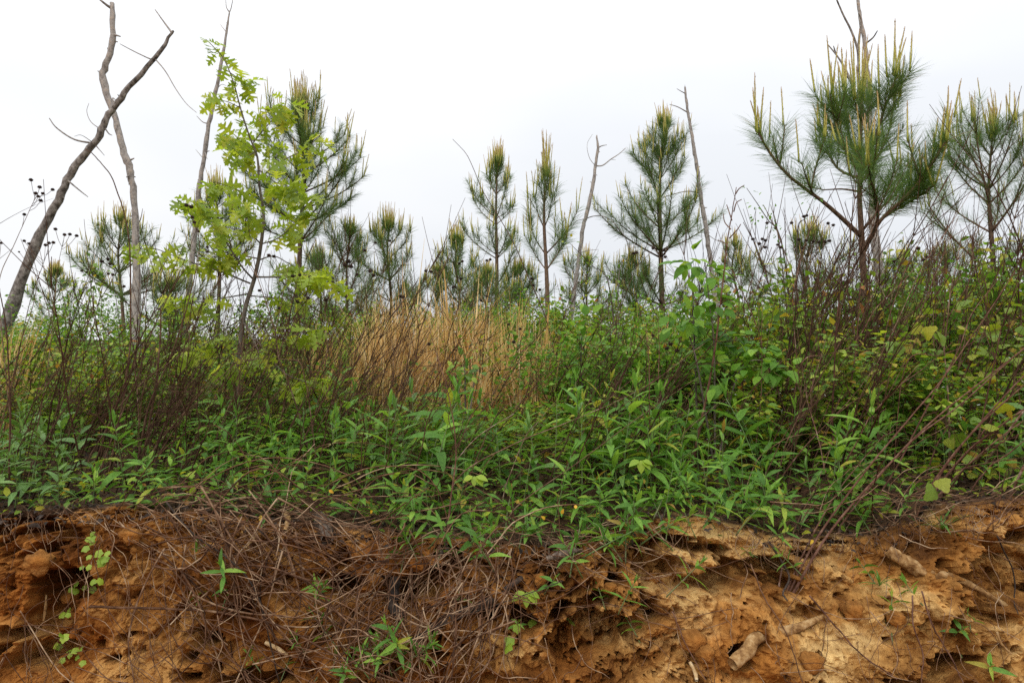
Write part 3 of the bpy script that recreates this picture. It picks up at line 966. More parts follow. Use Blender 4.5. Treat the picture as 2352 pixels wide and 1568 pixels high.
big.limb(lp([(1215, 560), (1250, 500), (1260, 440)], 0.2, 6), 0.01, 3, 0.05, 3, 0.9, 0.4, 1.2)
big.candles(tr[-1] - b0, np.array([0, 0, 1.0]), 9, 1.15, None, 0.92)
big.done()


# ---------------------------------------------------------------- dead snags
def snag(label, pts, widths, D, branches, lean=0.0, twig=1.0):
    P0 = path_at(pts, D, [lean * i / len(pts) for i in range(len(pts))])
    g = float(gz(P0[0][0], P0[0][1]))
    if P0[0][2] > g:
        slope = (P0[0] - P0[1]) / max(1e-3, (P0[1][2] - P0[0][2]))
        ext = P0[0] + slope * (P0[0][2] - g + 0.05)
        P0 = np.vstack([ext, P0]); widths = [widths[0] * 1.15] + list(widths)
    base = P0[0].copy()
    root = thing('dead_tree', label, 'dead tree', base, 'bare grey snags')
    n = 46
    R0 = np.array(widths) / FPX * D * 0.5
    P = smooth_path(P0, n)
    R = np.interp(np.linspace(0, 1, n), np.linspace(0, 1, len(R0)), R0)
    lin = np.stack([np.interp(np.linspace(0, 1, n), np.linspace(0, 1, len(P0)), P0[:, c]) for c in range(3)], 1)
    P = 0.35 * P + 0.65 * lin
    P = P + rng.normal(0, 0.12, P.shape) * R[:, None]
    R = R * (1 + rng.uniform(-0.10, 0.10, n))
    mb = MB(); mb.tube(P - base, R, 12, 0.5, rough=0.10)
    # knots and broken twig stubs
    for _ in range(18):
        i = rng.integers(4, n - 3)
        d = unit(rng.normal(size=(1, 3)))[0]; d[1] *= 0.4
        l = R[i] * rng.uniform(1.3, 2.2)
        mb.tube(np.array([P[i] - base, P[i] - base + d * l * .7, P[i] - base + d * l]), [R[i] * .35, R[i] * .22, R[i] * .12], 5, 0.5)
    link('trunk', mb.mesh('trunk', M_snag), root)
    for br in branches:
        w = br[0]
        q = br[1:]
        B = path_at(q, P0[0][1], None)
        j = int(np.argmin(np.hypot(*(np.array(proj(P)[:2]).T - np.array(q[0])).T)))
        B = path_at(q, P[j][1], np.linspace(0, rng.uniform(-.25, .25), len(q)))
        if np.linalg.norm(B[0] - P[j]) < R[j] * 2.0 + 0.03: B[0] = P[j]
        S = smooth_path(B, max(6, 4 * len(q)))
        r = max(w / FPX * D * 0.5, 0.0016 * twig)
        m2 = MB(); m2.tube(S - base, np.linspace(r, max(r * 0.4, 0.0012), len(S)), 6, 0.5, rough=0.06)
        link('branch', m2.mesh('branch', M_snag), root)
    return root


k = 0.4748
Z1 = lambda *p: [(a * k, b * k) for a, b in p]
snag('thick grey dead trunk leaning right across the crooked snag',
     Z1((55, 1490), (160, 1210), (225, 1080), (290, 960), (325, 870), (370, 800), (430, 725), (480, 660), (498, 600), (525, 550), (570, 500), (620, 430), (700, 340), (790, 230), (815, 180), (840, 150)),
     [26, 22, 19, 17, 16, 16, 15, 15, 15, 14, 13, 12, 10, 8.5, 7, 5], 7.0,
     [[5, *Z1((828, 158), (795, 110), (750, 47))], [4, *Z1((757, 290), (730, 287), (650, 250), (580, 213))], [3, *Z1((757, 295), (800, 345), (850, 430), (900, 500), (950, 545))],
      [5, *Z1((445, 692), (360, 675), (275, 620), (238, 572))], [2, *Z1((430, 690), (395, 655), (360, 660))], [4, *Z1((355, 893), (390, 925), (425, 952))], [3, *Z1((470, 715), (505, 752))],
      [2, *Z1((480, 630), (440, 590), (420, 540), (430, 500))], [4, *Z1((515, 620), (525, 645), (542, 655))], [4, *Z1((550, 500), (545, 475), (565, 490))]])
snag('crooked upright grey snag crossed by the leaning trunk',
     Z1((660, 1400), (655, 1200), (655, 1050), (645, 930), (632, 850), (628, 800), (602, 745), (580, 650), (550, 550), (515, 450), (497, 355), (525, 285), (545, 200), (545, 100), (542, 15)),
     [18, 16, 15, 15, 15, 17, 16, 14, 14, 15, 16, 14, 13, 12, 10], 7.4,
     [[7, *Z1((538, 50), (515, 25), (485, 0), (470, -20))], [7, *Z1((548, 170), (565, 172), (582, 177))], [3, *Z1((665, 1080), (680, 1060), (690, 1010))], [4, *Z1((530, 245), (522, 240), (519, 232))], [5, *Z1((628, 850), (618, 852), (612, 858))]])
snag('tall slender pale snag rising behind the oak sapling',
     Z1((925, 1300), (940, 1150), (960, 930), (985, 770), (1010, 600), (1045, 440), (1075, 280), (1100, 130), (1110, 60)),
     [12, 12, 11, 10, 9.5, 8.5, 7, 5, 3], 9.5,
     [[3, *Z1((1110, 62), (1095, 35), (1092, -10))], [3, *Z1((1109, 65), (1118, 40), (1128, -10))], [3, *Z1((1003, 612), (980, 590), (952, 562))], [2, *Z1((980, 760), (947, 724))], [2, *Z1((1040, 470), (1005, 475))], [2, *Z1((1095, 155), (1065, 118))],
      [2.5, *Z1((998, 730), (1003, 770))], [2, *Z1((1050, 430), (1070, 410), (1095, 415))]])
k2 = 0.4686
Z2 = lambda *p: [(686 + a * k2, 245 + b * k2) for a, b in p]
snag('thin curving bare snag standing alone right of the thin pine',
     Z2((1340, 1000), (1358, 850), (1375, 740), (1388, 620), (1410, 530), (1440, 400), (1455, 290), (1468, 200), (1460, 140)),
     [10, 10, 9, 9, 9, 8.5, 7, 6, 3], 8.8,
     [[3.5, *Z2((1462, 300), (1490, 288), (1530, 258), (1570, 232), (1603, 203))], [3, *Z2((1468, 196), (1488, 192), (1510, 188))], [1.5, *Z2((1448, 295), (1425, 250), (1414, 185), (1440, 135))],
      [2.5, *Z2((1412, 545), (1450, 536), (1500, 540), (1550, 575), (1600, 640), (1640, 730))], [2, *Z2((1400, 552), (1365, 560), (1325, 588))], [3, *Z2((1440, 366), (1428, 368))], [2, *Z2((1385, 725), (1420, 705), (1470, 700))], [1.5, *Z2((1530, 258), (1555, 262))]])
snag('grey snag with two short side stubs beside the tall conical pine',
     [z3(520, 1200), z3(505, 1090), z3(485, 960), z3(468, 860), z3(455, 750), z3(432, 610), z3(412, 490), z3(402, 400)],
     [10, 10, 9.5, 9, 8.5, 7, 6.5, 4], 9.6,
     [[3.5, z3(406, 512), z3(370, 492), z3(332, 480)], [2.5, z3(402, 432), z3(385, 420), z3(365, 408)], [3, z3(465, 880), z3(400, 880), z3(270, 915), z3(170, 935)], [1.5, z3(404, 405), z3(402, 390)], [4, z3(462, 780), z3(472, 765)], [2, z3(500, 1080), z3(540, 1100), z3(590, 1120)]])
snag('tall forked grey snag rising behind the largest pine',
     [z3(1300, 1330), z3(1285, 1200), z3(1270, 1050), z3(1258, 800), z3(1250, 600), z3(1246, 430), z3(1236, 250), z3(1215, 120), z3(1200, 30), z3(1190, -60)],
     [20, 19, 17, 14, 12, 10, 9, 8, 7, 6], 7.6,
     [[8, z3(1240, 600), z3(1205, 480), z3(1200, 340), z3(1196, 232), z3(1165, 140), z3(1130, 70), z3(1100, 0), z3(1080, -60)], [6, z3(1197, 235), z3(1206, 150), z3(1212, 95), z3(1200, 60)],
      [7, z3(1235, 560), z3(1185, 440), z3(1160, 370), z3(1135, 345)], [6.5, z3(1180, 420), z3(1150, 340), z3(1120, 285), z3(1090, 243), z3(1060, 207)], [5, z3(1095, 248), z3(1090, 230), z3(1085, 212)], [5, z3(1238, 212), z3(1265, 175), z3(1287, 142)], [5, z3(1248, 370), z3(1262, 360)]])


# ---------------------------------------------------------------- oak sapling
def oak():
    D = 4.3
    tp = Z1((1180, 1520), (1230, 1350), (1260, 1200), (1275, 1040), (1255, 900), (1245, 760), (1210, 670), (1165, 530), (1130, 400), (1085, 290), (1040, 235), (995, 190))
    tp = [(548, 850)] + tp
    T = path_at(tp, D)
    base = T[0].copy(); base[2] = float(gz(base[0], D))
    root = thing('oak_sapling', 'oak sapling with bright yellow-green lobed leaves on a thin dark trunk', 'oak tree', base)
    T = np.vstack([base, T])
    S = smooth_path(T, 40)
    mb = MB(); mb.tube(S - base, np.interp(np.linspace(0, 1, 40), [0, .3, .6, 1], [0.017, 0.012, 0.0055, 0.002]), 8, 0.5, rough=0.05)
    link('trunk', mb.mesh('trunk', M_oakbark), root)
    lm = []
    for sd_ in range(5):
        b = MB(); b.add(*oak_leaf(0.12 + 0.14 * sd_ / 2, 0.08 + 0.12 * (sd_ % 3), sd_), 0.5); lm.append(b.mesh('leaf', M_oak))
    B = [(4, [(1255, 865), (1320, 810), (1380, 770), (1480, 720), (1560, 640)], -0.15), (3, [(1275, 1010), (1320, 970), (1420, 930), (1500, 930)], 0.2),
         (4, [(1225, 1350), (1170, 1290), (1100, 1180), (1040, 1080), (1000, 1000), (900, 960)], -0.3), (4, [(1210, 1370), (1060, 1310), (900, 1260), (740, 1200), (660, 1210)], 0.15),
         (4, [(1235, 1340), (1350, 1340), (1480, 1330), (1640, 1360)], -0.35), (3, [(1265, 1180), (1350, 1150), (1420, 1080), (1470, 1010)], 0.3), (3, [(1252, 950), (1180, 930), (1100, 900), (1040, 880)], -0.2),
         (2.5, [(1245, 760), (1180, 690), (1120, 640)], 0.2), (3, [(1225, 690), (1290, 610), (1360, 540), (1390, 480)], -0.2), (2, [(1160, 520), (1090, 490), (1050, 500)], 0.1), (2, [(1110, 350), (1150, 380), (1170, 400)], 0),
         (3, [(1262, 1120), (1150, 1110), (1040, 1080), (960, 990)], 0.35), (3, [(1245, 1250), (1130, 1230), (1010, 1240), (880, 1180)], -0.1), (3, [(1245, 1260), (1330, 1240), (1430, 1290), (1560, 1300)], 0.25),
         (3, [(1200, 1420), (1090, 1440), (960, 1460), (850, 1450)], -0.2), (3, [(1200, 1430), (1330, 1440), (1450, 1450)], 0.2), (3, [(1262, 1180), (1190, 1100), (1200, 1020), (1180, 960)], -0.4), (3, [(1250, 820), (1330, 880), (1390, 900)], -0.3),
         (3, [(1185, 1530), (1080, 1600), (960, 1680), (880, 1690)], -0.3), (3, [(1185, 1530), (1300, 1620), (1420, 1620), (1530, 1590)], -0.35), (3, [(1180, 1560), (1250, 1720), (1100, 1760)], -0.4), (3, [(1180, 1560), (1350, 1780), (1460, 1840), (1530, 1850)], -0.45),
         (2.5, [(1215, 680), (1270, 680), (1330, 720)], 0.25), (2.5, [(1240, 730), (1180, 760), (1130, 720)], -0.25)]
    count = 0
    rest = MB()
    for w, pts, dd in B:
        q = Z1(*pts)
        P = np.array([at(a, b, D + dd * i / (len(q) - 1)) for i, (a, b) in enumerate(q)])
        P = smooth_path(P, 14)
        m2 = MB(); m2.tube(P - base, np.linspace(w / FPX * D * 0.6, 0.0014, 14), 5, 0.5)
        br = link('branch', m2.mesh('branch', M_oakbark), root)
        L = np.linalg.norm(np.diff(P, axis=0), axis=1).sum()
        nl = int(11 + L * 30)
        for j in range(nl):
            t = 1.0 if j < 3 else rng.uniform(0.35, 1.0)
            p = np.array([np.interp(t * 13, np.arange(14), P[:, c]) for c in range(3)]) - base
            az = rng.uniform(0, 6.28)
            d = np.array([math.cos(az), math.sin(az) * 0.8, rng.uniform(-1.5, 0.25)])
            up = np.array([0, 0, 1.0]) + rng.normal(0, 0.5, 3)
            s = rng.uniform(0.075, 0.145)
            M = frames(d[None], up[None], [s])[0]
            li = int(rng.integers(0, 5))
            if count < 255:
                link('leaf', lm[li], root, mat4(M, p + unit(d[None])[0] * 0.02))
            else:
                rest.scatter(oak_leaf(0.12 + 0.14 * li / 2, 0.08 + 0.12 * (li % 3), li), M[None], (p + unit(d[None])[0] * 0.02)[None], np.array([rng.random()]))
            count += 1
    # leaves along the leader
    for t in np.concatenate([np.linspace(0.6, 1.0, 26)]):
        i = int(t * 39)
        az = rng.uniform(0, 6.28)
        d = np.array([math.cos(az), math.sin(az), rng.uniform(-0.9, 0.1)])
        M = frames(d[None], (np.array([0, 0, 1.0]) + rng.normal(0, .3, 3))[None], [rng.uniform(0.07, 0.12)])[0]
        link('leaf', lm[rng.integers(0, 5)], root, mat4(M, S[i] - base + unit(d[None])[0] * 0.015))
    if rest.n: tag(link('foliage', rest.mesh('foliage', M_oak), root), kind='stuff')
    return count


n_oak = oak()


# ---------------------------------------------------------------- forbs with paired leaves
def forb_variant(h, pairs, lmin, lmax, seed):
    r = np.random.default_rng(seed)
    t = np.linspace(0, 1, 8)
    cx, cy = r.normal(0, .10), r.normal(0, .10)
    S = np.stack([cx * h * t ** 2, cy * h * t ** 2, h * t], 1)
    mb = MB(); mb.tube(S, np.linspace(0.0032, 0.0016, 8), 5, 0.5)
    sm = mb.mesh('stem', M_forbstem)
    leaves = []
    az0 = r.uniform(0, 6.28)
    for i in range(pairs):
        u = (i + 0.7) / (pairs + 0.2)
        u = 0.18 + 0.80 * u if pairs > 3 else 0.3 + 0.68 * u
        p = np.array([np.interp(u, t, S[:, c]) for c in range(3)])
        size = lmin + (lmax - lmin) * math.sin(math.pi * min(1, (u * 1.05)) ** 1.3) ** 0.7
        for sgn in (0, 1):
            az = az0 + i * math.pi / 2 + sgn * math.pi + r.normal(0, .15)
            el = math.radians(-12 + 50 * u + r.normal(0, 10))
            d = np.array([math.cos(az) * math.cos(el), math.sin(az) * math.cos(el), math.sin(el)])
            up = np.array([0, 0, 1.0]) + r.normal(0, .18, 3)
            s = size * r.uniform(0.85, 1.12)
            leaves.append((int(r.integers(0, 5)), frames(d[None], up[None], [s])[0], p))
    # pointed pair at the tip
    for sgn in (0, 1, 2):
        az = az0 + sgn * math.pi * 0.8
        d = np.array([math.cos(az) * .3, math.sin(az) * .3, 1.0])
        up = np.array([-math.cos(az), -math.sin(az), 0.35])
        leaves.append((2, frames(d[None], up[None], [lmax * r.uniform(0.35, 0.6)])[0], S[-1]))
    jm = MB()
    for li, M, p in leaves:
        V, f3, f4 = LANCE[li]
        jm.scatter((V, f3, f4), M[None], p[None], np.array([0.5]))
    return sm, leaves, jm.mesh('foliage', M_forb)


FORB = [forb_variant(h, n, a, b, i) for i, (h, n, a, b) in enumerate([(0.34, 5, .07, .15), (0.42, 6, .08, .17), (0.26, 4, .08, .145), (0.52, 7, .08, .165), (0.38, 5, .08, .16), (0.30, 5, .07, .14), (0.48, 6, .09, .185)])]
SMALL = [forb_variant(h, n, a, b, 50 + i) for i, (h, n, a, b) in enumerate([(0.10, 2, .05, .08), (0.14, 3, .05, .085), (0.18, 3, .05, .09)])]


def plant(var, loc, label, group, rz, scale, parts=True, tilt=(0, 0), name='leafy_weed', cat='plant', pale=False):
    sm, leaves, jm = var
    o = thing(name, label, cat, loc, group, rz, scale)
    o.rotation_euler = (tilt[0], tilt[1], rz)
    link('stem', sm, o)
    if parts:
        for li, M, p in leaves:
            link('leaf', (LANCE_P if pale else LANCE_M)[li], o, mat4(M, p))
    else:
        link('foliage', jm, o)
    return o


# density of the weed bed: more in the middle and at the left front, fewer under the left thicket
spots = []
tries = 0
while len(spots) < 272 and tries < 9000:
    tries += 1
    y = 2.93 + rng.beta(1.1, 1.5) * 1.35
    x = rng.uniform(-0.82, 0.86) * y
    px = CX + FPX * x / y
    keep = 1.0
    if px < 150: keep = 0.9
    elif px < 430: keep = 0.5 if y < 3.25 else 0.16
    elif px < 700: keep = 0.75
    elif px > 2000: keep = 0.28
    if px > 780 and px < 1250 and y > 3.9: keep *= 0.5
    if rng.random() > keep: continue
    if any((x - a) ** 2 + (y - b) ** 2 < 0.06 ** 2 for a, b in spots): continue
    spots.append((x, y))
spots.sort(key=lambda s: s[1])
for i, (x, y) in enumerate(spots):
    px = CX + FPX * x / y
    front = y < 3.12
    where = landmark(px)
    row = 'front' if y < 3.4 else 'back'
    label = ('short paired-leaf weed on the lip of the bank, ' if front else 'knee-high paired-leaf green weed in the %s rows, ' % row) + where
    var = (FORB[[2, 5, 0][rng.integers(0, 3)]] if front else FORB[rng.integers(0, 7)])
    sc = (rng.uniform(0.6, 0.95) if front else rng.choice([0.62, 0.8, 0.95, 1.05, 1.18]) * rng.uniform(.92, 1.08)) * (0.85 if px < 700 else 1.0)
    plant(var, (x, y, float(gz(x, y)) - 0.015), label, 'paired-leaf weeds along the bank top', rng.uniform(0, 6.28), sc, i < 205 and abs(x) < y * 0.8, (rng.normal(0, .1) + (0.22 if front else 0), rng.normal(0.05, .1)), pale=px < 190 or rng.random() < .12)

# small plants rooted on the bank face
FACE = [(1000, 1300, 2), (960, 1290, 1), (1580, 1240, 2), (1660, 1260, 0), (1440, 1235, 1), (1530, 1370, 2), (1420, 1410, 1), (1390, 1400, 0), (1470, 1475, 0), (1250, 1365, 0), (735, 1360, 2), (720, 1395, 1), (520, 1340, 1), (510, 1400, 0), (900, 1545, 2), (960, 1530, 1), (640, 1550, 2), (600, 1545, 1), (560, 1568, 2),
        (720, 1568, 2), (1180, 1450, 0), (1740, 1280, 0), (1850, 1330, 2), (2010, 1340, 0), (2120, 1390, 1), (2050, 1480, 2), (2190, 1460, 0), (2210, 1510, 1), (2160, 1540, 1), (2230, 1450, 0), (480, 1385, 0), (450, 1290, 1), (1060, 1390, 0), (940, 1200, 2), (1080, 1260, 2), (1320, 1430, 0), (2270, 1540, 0), (850, 1560, 1)]
for _ in range(50):
    FACE.append((int(rng.uniform(880, 1470)), int(1180 + 150 * rng.random() ** 1.4), int(rng.integers(0, 3))))
for _ in range(16):
    FACE.append((int(rng.uniform(1480, 1980)), int(1185 + 60 * rng.random()), int(rng.integers(0, 3))))
for _ in range(14):
    FACE.append((int(rng.uniform(520, 1020)), int(rng.uniform(1480, 1566)), int(rng.integers(1, 3))))
for i, (px, py, v) in enumerate(FACE):
    p = bank_pt(px, py, -0.01)
    ref = 'on the bare clay face' if px > 1250 else 'on the tangled clay face'
    plant(SMALL[v], p, 'small green seedling rooted ' + ref + ', ' + landmark(px), 'seedlings on the bank face, ' + ('bare part' if px > 1250 else 'tangled part'), rng.uniform(0, 6.28), rng.uniform(0.5, 1.0) * (1.35 if i > 37 and py < 1330 else 1), True, (rng.uniform(0.4, 1.1), rng.normal(0, .2)), 'seedling')


# ---------------------------------------------------------------- light green three-leaved sprigs, tufts, vine
def leaf_plant(name, label, cat, base, leaf_meshes, specs, stem_pts, mat_stem, sr=0.0016, group=None):
    """specs: (world pos, direction, up, size)"""
    root = thing(name, label, cat, base, group)
    for S in stem_pts:
        mb = MB(); mb.tube(smooth_path(np.asarray(S) - base, max(6, 4 * len(S))), np.linspace(sr, sr * 0.5, max(6, 4 * len(S))), 5, 0.5)
        link('stem', mb.mesh('stem', mat_stem), root)
    for p, d, u, s in specs:
        M = frames(np.asarray(d, float)[None], np.asarray(u, float)[None], [s])[0]
        link('leaf', leaf_meshes[rng.integers(0, len(leaf_meshes))], root, mat4(M, np.asarray(p) - base))
    return root


def meshes_of(tmpls, mat, name='leaf'):
    r = []
    for t in tmpls:
        b = MB(); b.add(*t, 0.5); r.append(b.mesh(name, mat))
    return r


OVATE_V = meshes_of([ovate(0.30, .2, .2, 6), ovate(0.33, .3, .15, 6)], M_vine)
ROUND_V = meshes_of([round_leaf(i, 5, .25, .10, .04) for i in range(3)], M_vine)
ROUND_G = meshes_of([round_leaf(10 + i, 3, .2, .16, .06) for i in range(4)], M_grape)

for px, py, D, lab in [(1472, 1062, 3.05, 'light green three-leaved sprig beside the leaning stems right of centre'), (1090, 1098, 3.0, 'light green three-leaved sprig low in the middle of the weeds'), (1210, 1365, None, 'toothed light sprig hanging over the clay below the weeds')]:
    top = at(px, py, D) if D else bank_pt(px, py, 0.03)
    base = np.array([top[0] + 0.04, top[1] + 0.06, float(gz(top[0], top[1] + 0.1))]) if D else top + np.array([0.02, 0.03, -0.06])
    sp = []
    for a in (-0.9, 0.3, 1.6, 2.7):
        sp.append((top + np.array([0.01 * math.cos(a), 0, 0.01]), [math.cos(a), -0.4, -0.75 * abs(math.sin(a)) - .1], [0, -0.6, 1], rng.uniform(0.045, 0.062)))
    leaf_plant('three_leaved_sprig', lab, 'plant', base, OVATE_V, sp, [[base, (base + top) / 2 + np.array([-.01, 0, .02]), top]], M_forbstem)

# trailing vine on the left of the bank
vine_px = [(225, 1235), (215, 1275), (225, 1340), (175, 1355), (150, 1405), (140, 1460), (160, 1500), (185, 1505)]
VP = np.array([bank_pt(a, b, 0.035) for a, b in vine_px])
sp = []
for a, b, n in [(215, 1240, 5), (230, 1275, 4), (205, 1285, 4), (220, 1342, 4), (172, 1355, 4), (150, 1408, 4), (140, 1465, 5), (165, 1498, 5), (180, 1505, 3), (240, 1280, 3)]:
    for _ in range(n):
        p = bank_pt(a + rng.normal(0, 10), b + rng.normal(0, 10), 0.05)
        sp.append((p, [rng.normal(0, .6), -0.5, rng.uniform(-1, .3)], [rng.normal(0, .4), -1, .6], rng.uniform(0.018, 0.036)))
leaf_plant('trailing_vine', 'bright yellow-green round-leaved vine trailing down the left of the bank', 'vine', VP[0], ROUND_V, sp, [VP], M_stem)
sp = []
VQ = np.array([bank_pt(a, b, 0.03) for a, b in [(1215, 1420), (1185, 1440), (1170, 1480), (1165, 1520)]])
for a, b in [(1215, 1425), (1185, 1432), (1175, 1460), (1168, 1470), (1160, 1485)]:
    p = bank_pt(a, b, 0.05)
    sp.append((p, [rng.normal(0, .6), -0.5, rng.uniform(-1, .3)], [rng.normal(0, .4), -1, .6], rng.uniform(0.03, 0.05)))
leaf_plant('trailing_vine', 'short yellow-green vine hanging below the dark log', 'vine', VQ[0], ROUND_V, sp, [VQ], M_stem)


def tuft(name, label, px, py, n, L, W, mat, D=None, spread=1.0):
    p = at(px, py, D) if D else bank_pt(px, py, 0)
    if D: p[2] = float(gz(p[0], p[1]))
    root = thing(name, label, 'grass tuft' if 'grass' in name else 'plant', p)
    ms = meshes_of([lance(W, .55, .2, 7, 0.45), lance(W, .3, .3, 7, 0.5), lance(W, .9, .2, 7, 0.45)], mat, 'blade')
    for i in range(n):
        az = rng.uniform(0, 6.28); el = math.radians(rng.uniform(25, 80))
        d = np.array([math.cos(az) * math.cos(el) * spread, math.sin(az) * math.cos(el) * spread, math.sin(el)])
        link('blade', ms[rng.integers(0, 3)], root, mat4(frames(d[None], np.array([[0, 0, 1.0]]) + rng.normal(0, .1, (1, 3)), [L * rng.uniform(.6, 1.1)])[0], [0, 0, 0]))


tuft('grass_tuft', 'bright green tuft of broad blades at the lip of the bank left of centre', 625, 1150, 42, 0.17, 0.055, M_greengrass, 3.02)
tuft('grass_tuft', 'small spiky green tuft on the lip below the red-brown canes', 2165, 1215, 20, 0.13, 0.04, M_greengrass)
tuft('grass_tuft', 'thin green grass tuft under the weeds at the middle of the lip', 1215, 1225, 18, 0.15, 0.03, M_greengrass, 2.97)
tuft('grass_tuft', 'tiny grass tuft hanging from a hollow in the right of the clay', 2020, 1345, 14, 0.09, 0.04, M_greengrass)
tuft('rosette_weed', 'large four-leaved weed lying on the dead stems at the left lip', 355, 1140, 5, 0.17, 0.13, M_forb, 2.95, 1.3)


# ---------------------------------------------------------------- bramble shrubs
def shrub_variant(h, rad, canes, leaves, lsz, seed, mat, flowers=0):
    r = np.random.default_rng(seed)
    cm, lm_, fm = MB(), MB(), MB()
    pts, dirs = [], []
    for c in range(canes):
        az = r.uniform(0, 6.28)
        reach = rad * r.uniform(0.25, 1.0); hh = h * r.uniform(0.55, 1.05)
        t = np.linspace(0, 1, 9)
        st = np.array([r.normal(0, rad * .35), r.normal(0, rad * .35), 0])
        x = reach * t ** 1.6
        z = hh * (1.25 * t - 0.30 * t ** 3) - hh * 0.0
        P = st + np.stack([np.cos(az) * x, np.sin(az) * x, z], 1) + np.cumsum(r.normal(0, 0.012, (9, 3)), 0)
        P[0, 2] = -0.02
        cm.tube(P, np.linspace(0.0035, 0.0014, 9), 3, r.random(), cap=False)
        n = leaves // canes
        tt = r.beta(1.6, 0.9, n)
        q = np.stack([np.interp(tt, t, P[:, k_]) for k_ in range(3)], 1)
        pts.append(q + r.normal(0, 0.045, (n, 3)))
        dirs.append(unit(r.normal(size=(n, 3)) * np.array([1, 1, .55]) + np.array([0, 0, .1])))
    P = np.vstack(pts); d = np.vstack(dirs)
    N = len(P)
    up = np.array([0, 0, 1.0]) + r.normal(0, .5, (N, 3))
    s = lsz * r.uniform(0.55, 1.25, N)
    lm_.scatter(ovate(0.30, .2, .25, 4), frames(d, up, s), P, r.random(N))
    if flowers:
        i = r.choice(N, flowers)
        fm.scatter(ovate(0.42, -.1, .1, 3), frames(unit(r.normal(size=(flowers * 1, 3)) * np.array([1, 1, .3])), np.tile([[0, -.5, 1.0]], (flowers, 1)), np.full(flowers, 0.018)), P[i] + np.array([0, -.02, .03]), r.random(flowers))
    return cm.mesh('stem', M_stem), lm_.mesh('foliage', mat), (fm.mesh('blossom', M_white) if flowers else None)


SHV = [shrub_variant(0.95, 0.50, 22, 850, 0.056, 100, M_bramble, 30), shrub_variant(0.80, 0.55, 20, 900, 0.046, 101, M_bramble, 14), shrub_variant(1.1, 0.45, 18, 620, 0.064, 102, M_bramble, 0),
       shrub_variant(0.70, 0.50, 18, 850, 0.044, 103, M_bush, 10), shrub_variant(0.90, 0.60, 24, 1100, 0.05, 104, M_bush, 0), shrub_variant(0.6, 0.5, 16, 800, 0.04, 105, M_bramble, 20)]


def shrub(var, x, y, sc, label, group, hs=1.0):
    cm, lm_, fm = SHV[var]
    o = thing('bramble_shrub', label, 'shrub', (x, y, float(gz(x, y)) - 0.02), group, rng.uniform(0, 6.28), sc)
    o.scale = (sc, sc, sc * hs)
    tag(link('canes', cm, o), kind='stuff')
    tag(link('foliage', lm_, o), kind='stuff')
    if fm: tag(link('blossom', fm, o), kind='stuff')


def shrub_row(n, pxr, yr, top_py, var, label, group, jit=40):
    for i in range(n):
        y = rng.uniform(*yr)
        px = pxr[0] + (pxr[1] - pxr[0]) * (i + rng.uniform(0.1, 0.9)) / n
        x = (px - CX) / FPX * y
        tp = (top_py(px) if callable(top_py) else top_py) + rng.normal(0, jit)
        h = at(px, tp, y)[2] - float(gz(x, y))
        v = var[rng.integers(0, len(var))]
        vh = [0.95, 0.8, 1.1, 0.7, 0.9, 0.6][v]
        hs = np.clip(h / vh, 0.4, 2.0)
        sc = np.clip(0.55 * hs + 0.45, 0.55, 1.3)
        shrub(v, x, y, float(sc), label + ', ' + landmark(px), group, float(hs / sc))


right_top = lambda px: np.interp(px, [1250, 1400, 1500, 1600, 1750, 1900, 2100, 2352, 2700], [770, 725, 712, 690, 632, 608, 580, 572, 570])
shrub_row(20, (1290, 2600), (4.6, 5.6), lambda p: right_top(p) + 25, [0, 1, 3, 5], 'white-flowered bramble in the right thicket', 'brambles in the right thicket')
shrub_row(14, (1750, 2600), (3.7, 4.5), lambda p: right_top(p) + 190, [0, 2, 5], 'bramble behind the red-brown canes', 'brambles behind the red-brown canes')
shrub_row(16, (1250, 2700), (5.8, 7.5), lambda p: right_top(p) + 35, [3, 4, 2, 0], 'bramble in the right back row', 'brambles at the back right')
shrub_row(16, (-250, 800), (4.8, 6.0), 790, [1, 2, 5, 0], 'bramble behind the left stem thicket', 'brambles in the left thicket')
shrub_row(16, (-250, 860), (6.2, 8.0), 735, [3, 4, 1], 'leafy shrub in the left back row', 'shrubs at the back left', 25)
shrub_row(40, (-300, 2700), (8.5, 13.0), 706, [3, 4, 2, 1], 'far green shrub along the foot of the pines', 'far shrubs along the crest', 22)
shrub_row(13, (-50, 860), (4.4, 5.0), 830, [1, 3, 5, 0], 'bramble inside the left stem thicket', 'brambles inside the left thicket', 30)
shrub_row(14, (1080, 1640), (6.6, 8.0), 690, [3, 4, 2, 0], 'shrub at the foot of the middle pines', 'shrubs below the middle pines', 24)
shrub_row(12, (800, 1320), (6.6, 8.2), 712, [3, 4, 2, 0], 'shrub behind the golden grass', 'shrubs behind the golden grass', 22)
shrub_row(7, (850, 1290), (5.2, 6.2), 800, [3, 5, 1], 'small shrub growing up through the golden grass', 'shrubs in the golden grass', 45)
shrub_row(8, (820, 1300), (4.4, 5.0), 905, [2, 5, 3], 'low bramble before the golden grass', 'brambles in the golden grass', 20)
shrub_row(12, (450, 1900), (3.9, 4.4), 960, [5, 1, 3], 'low bramble just behind the weeds', 'low brambles behind the weeds', 30)
shrub_row(10, (1270, 1750), (4.6, 5.1), 790, [3, 4, 0], 'bramble around the bright green bush', 'brambles right of centre')


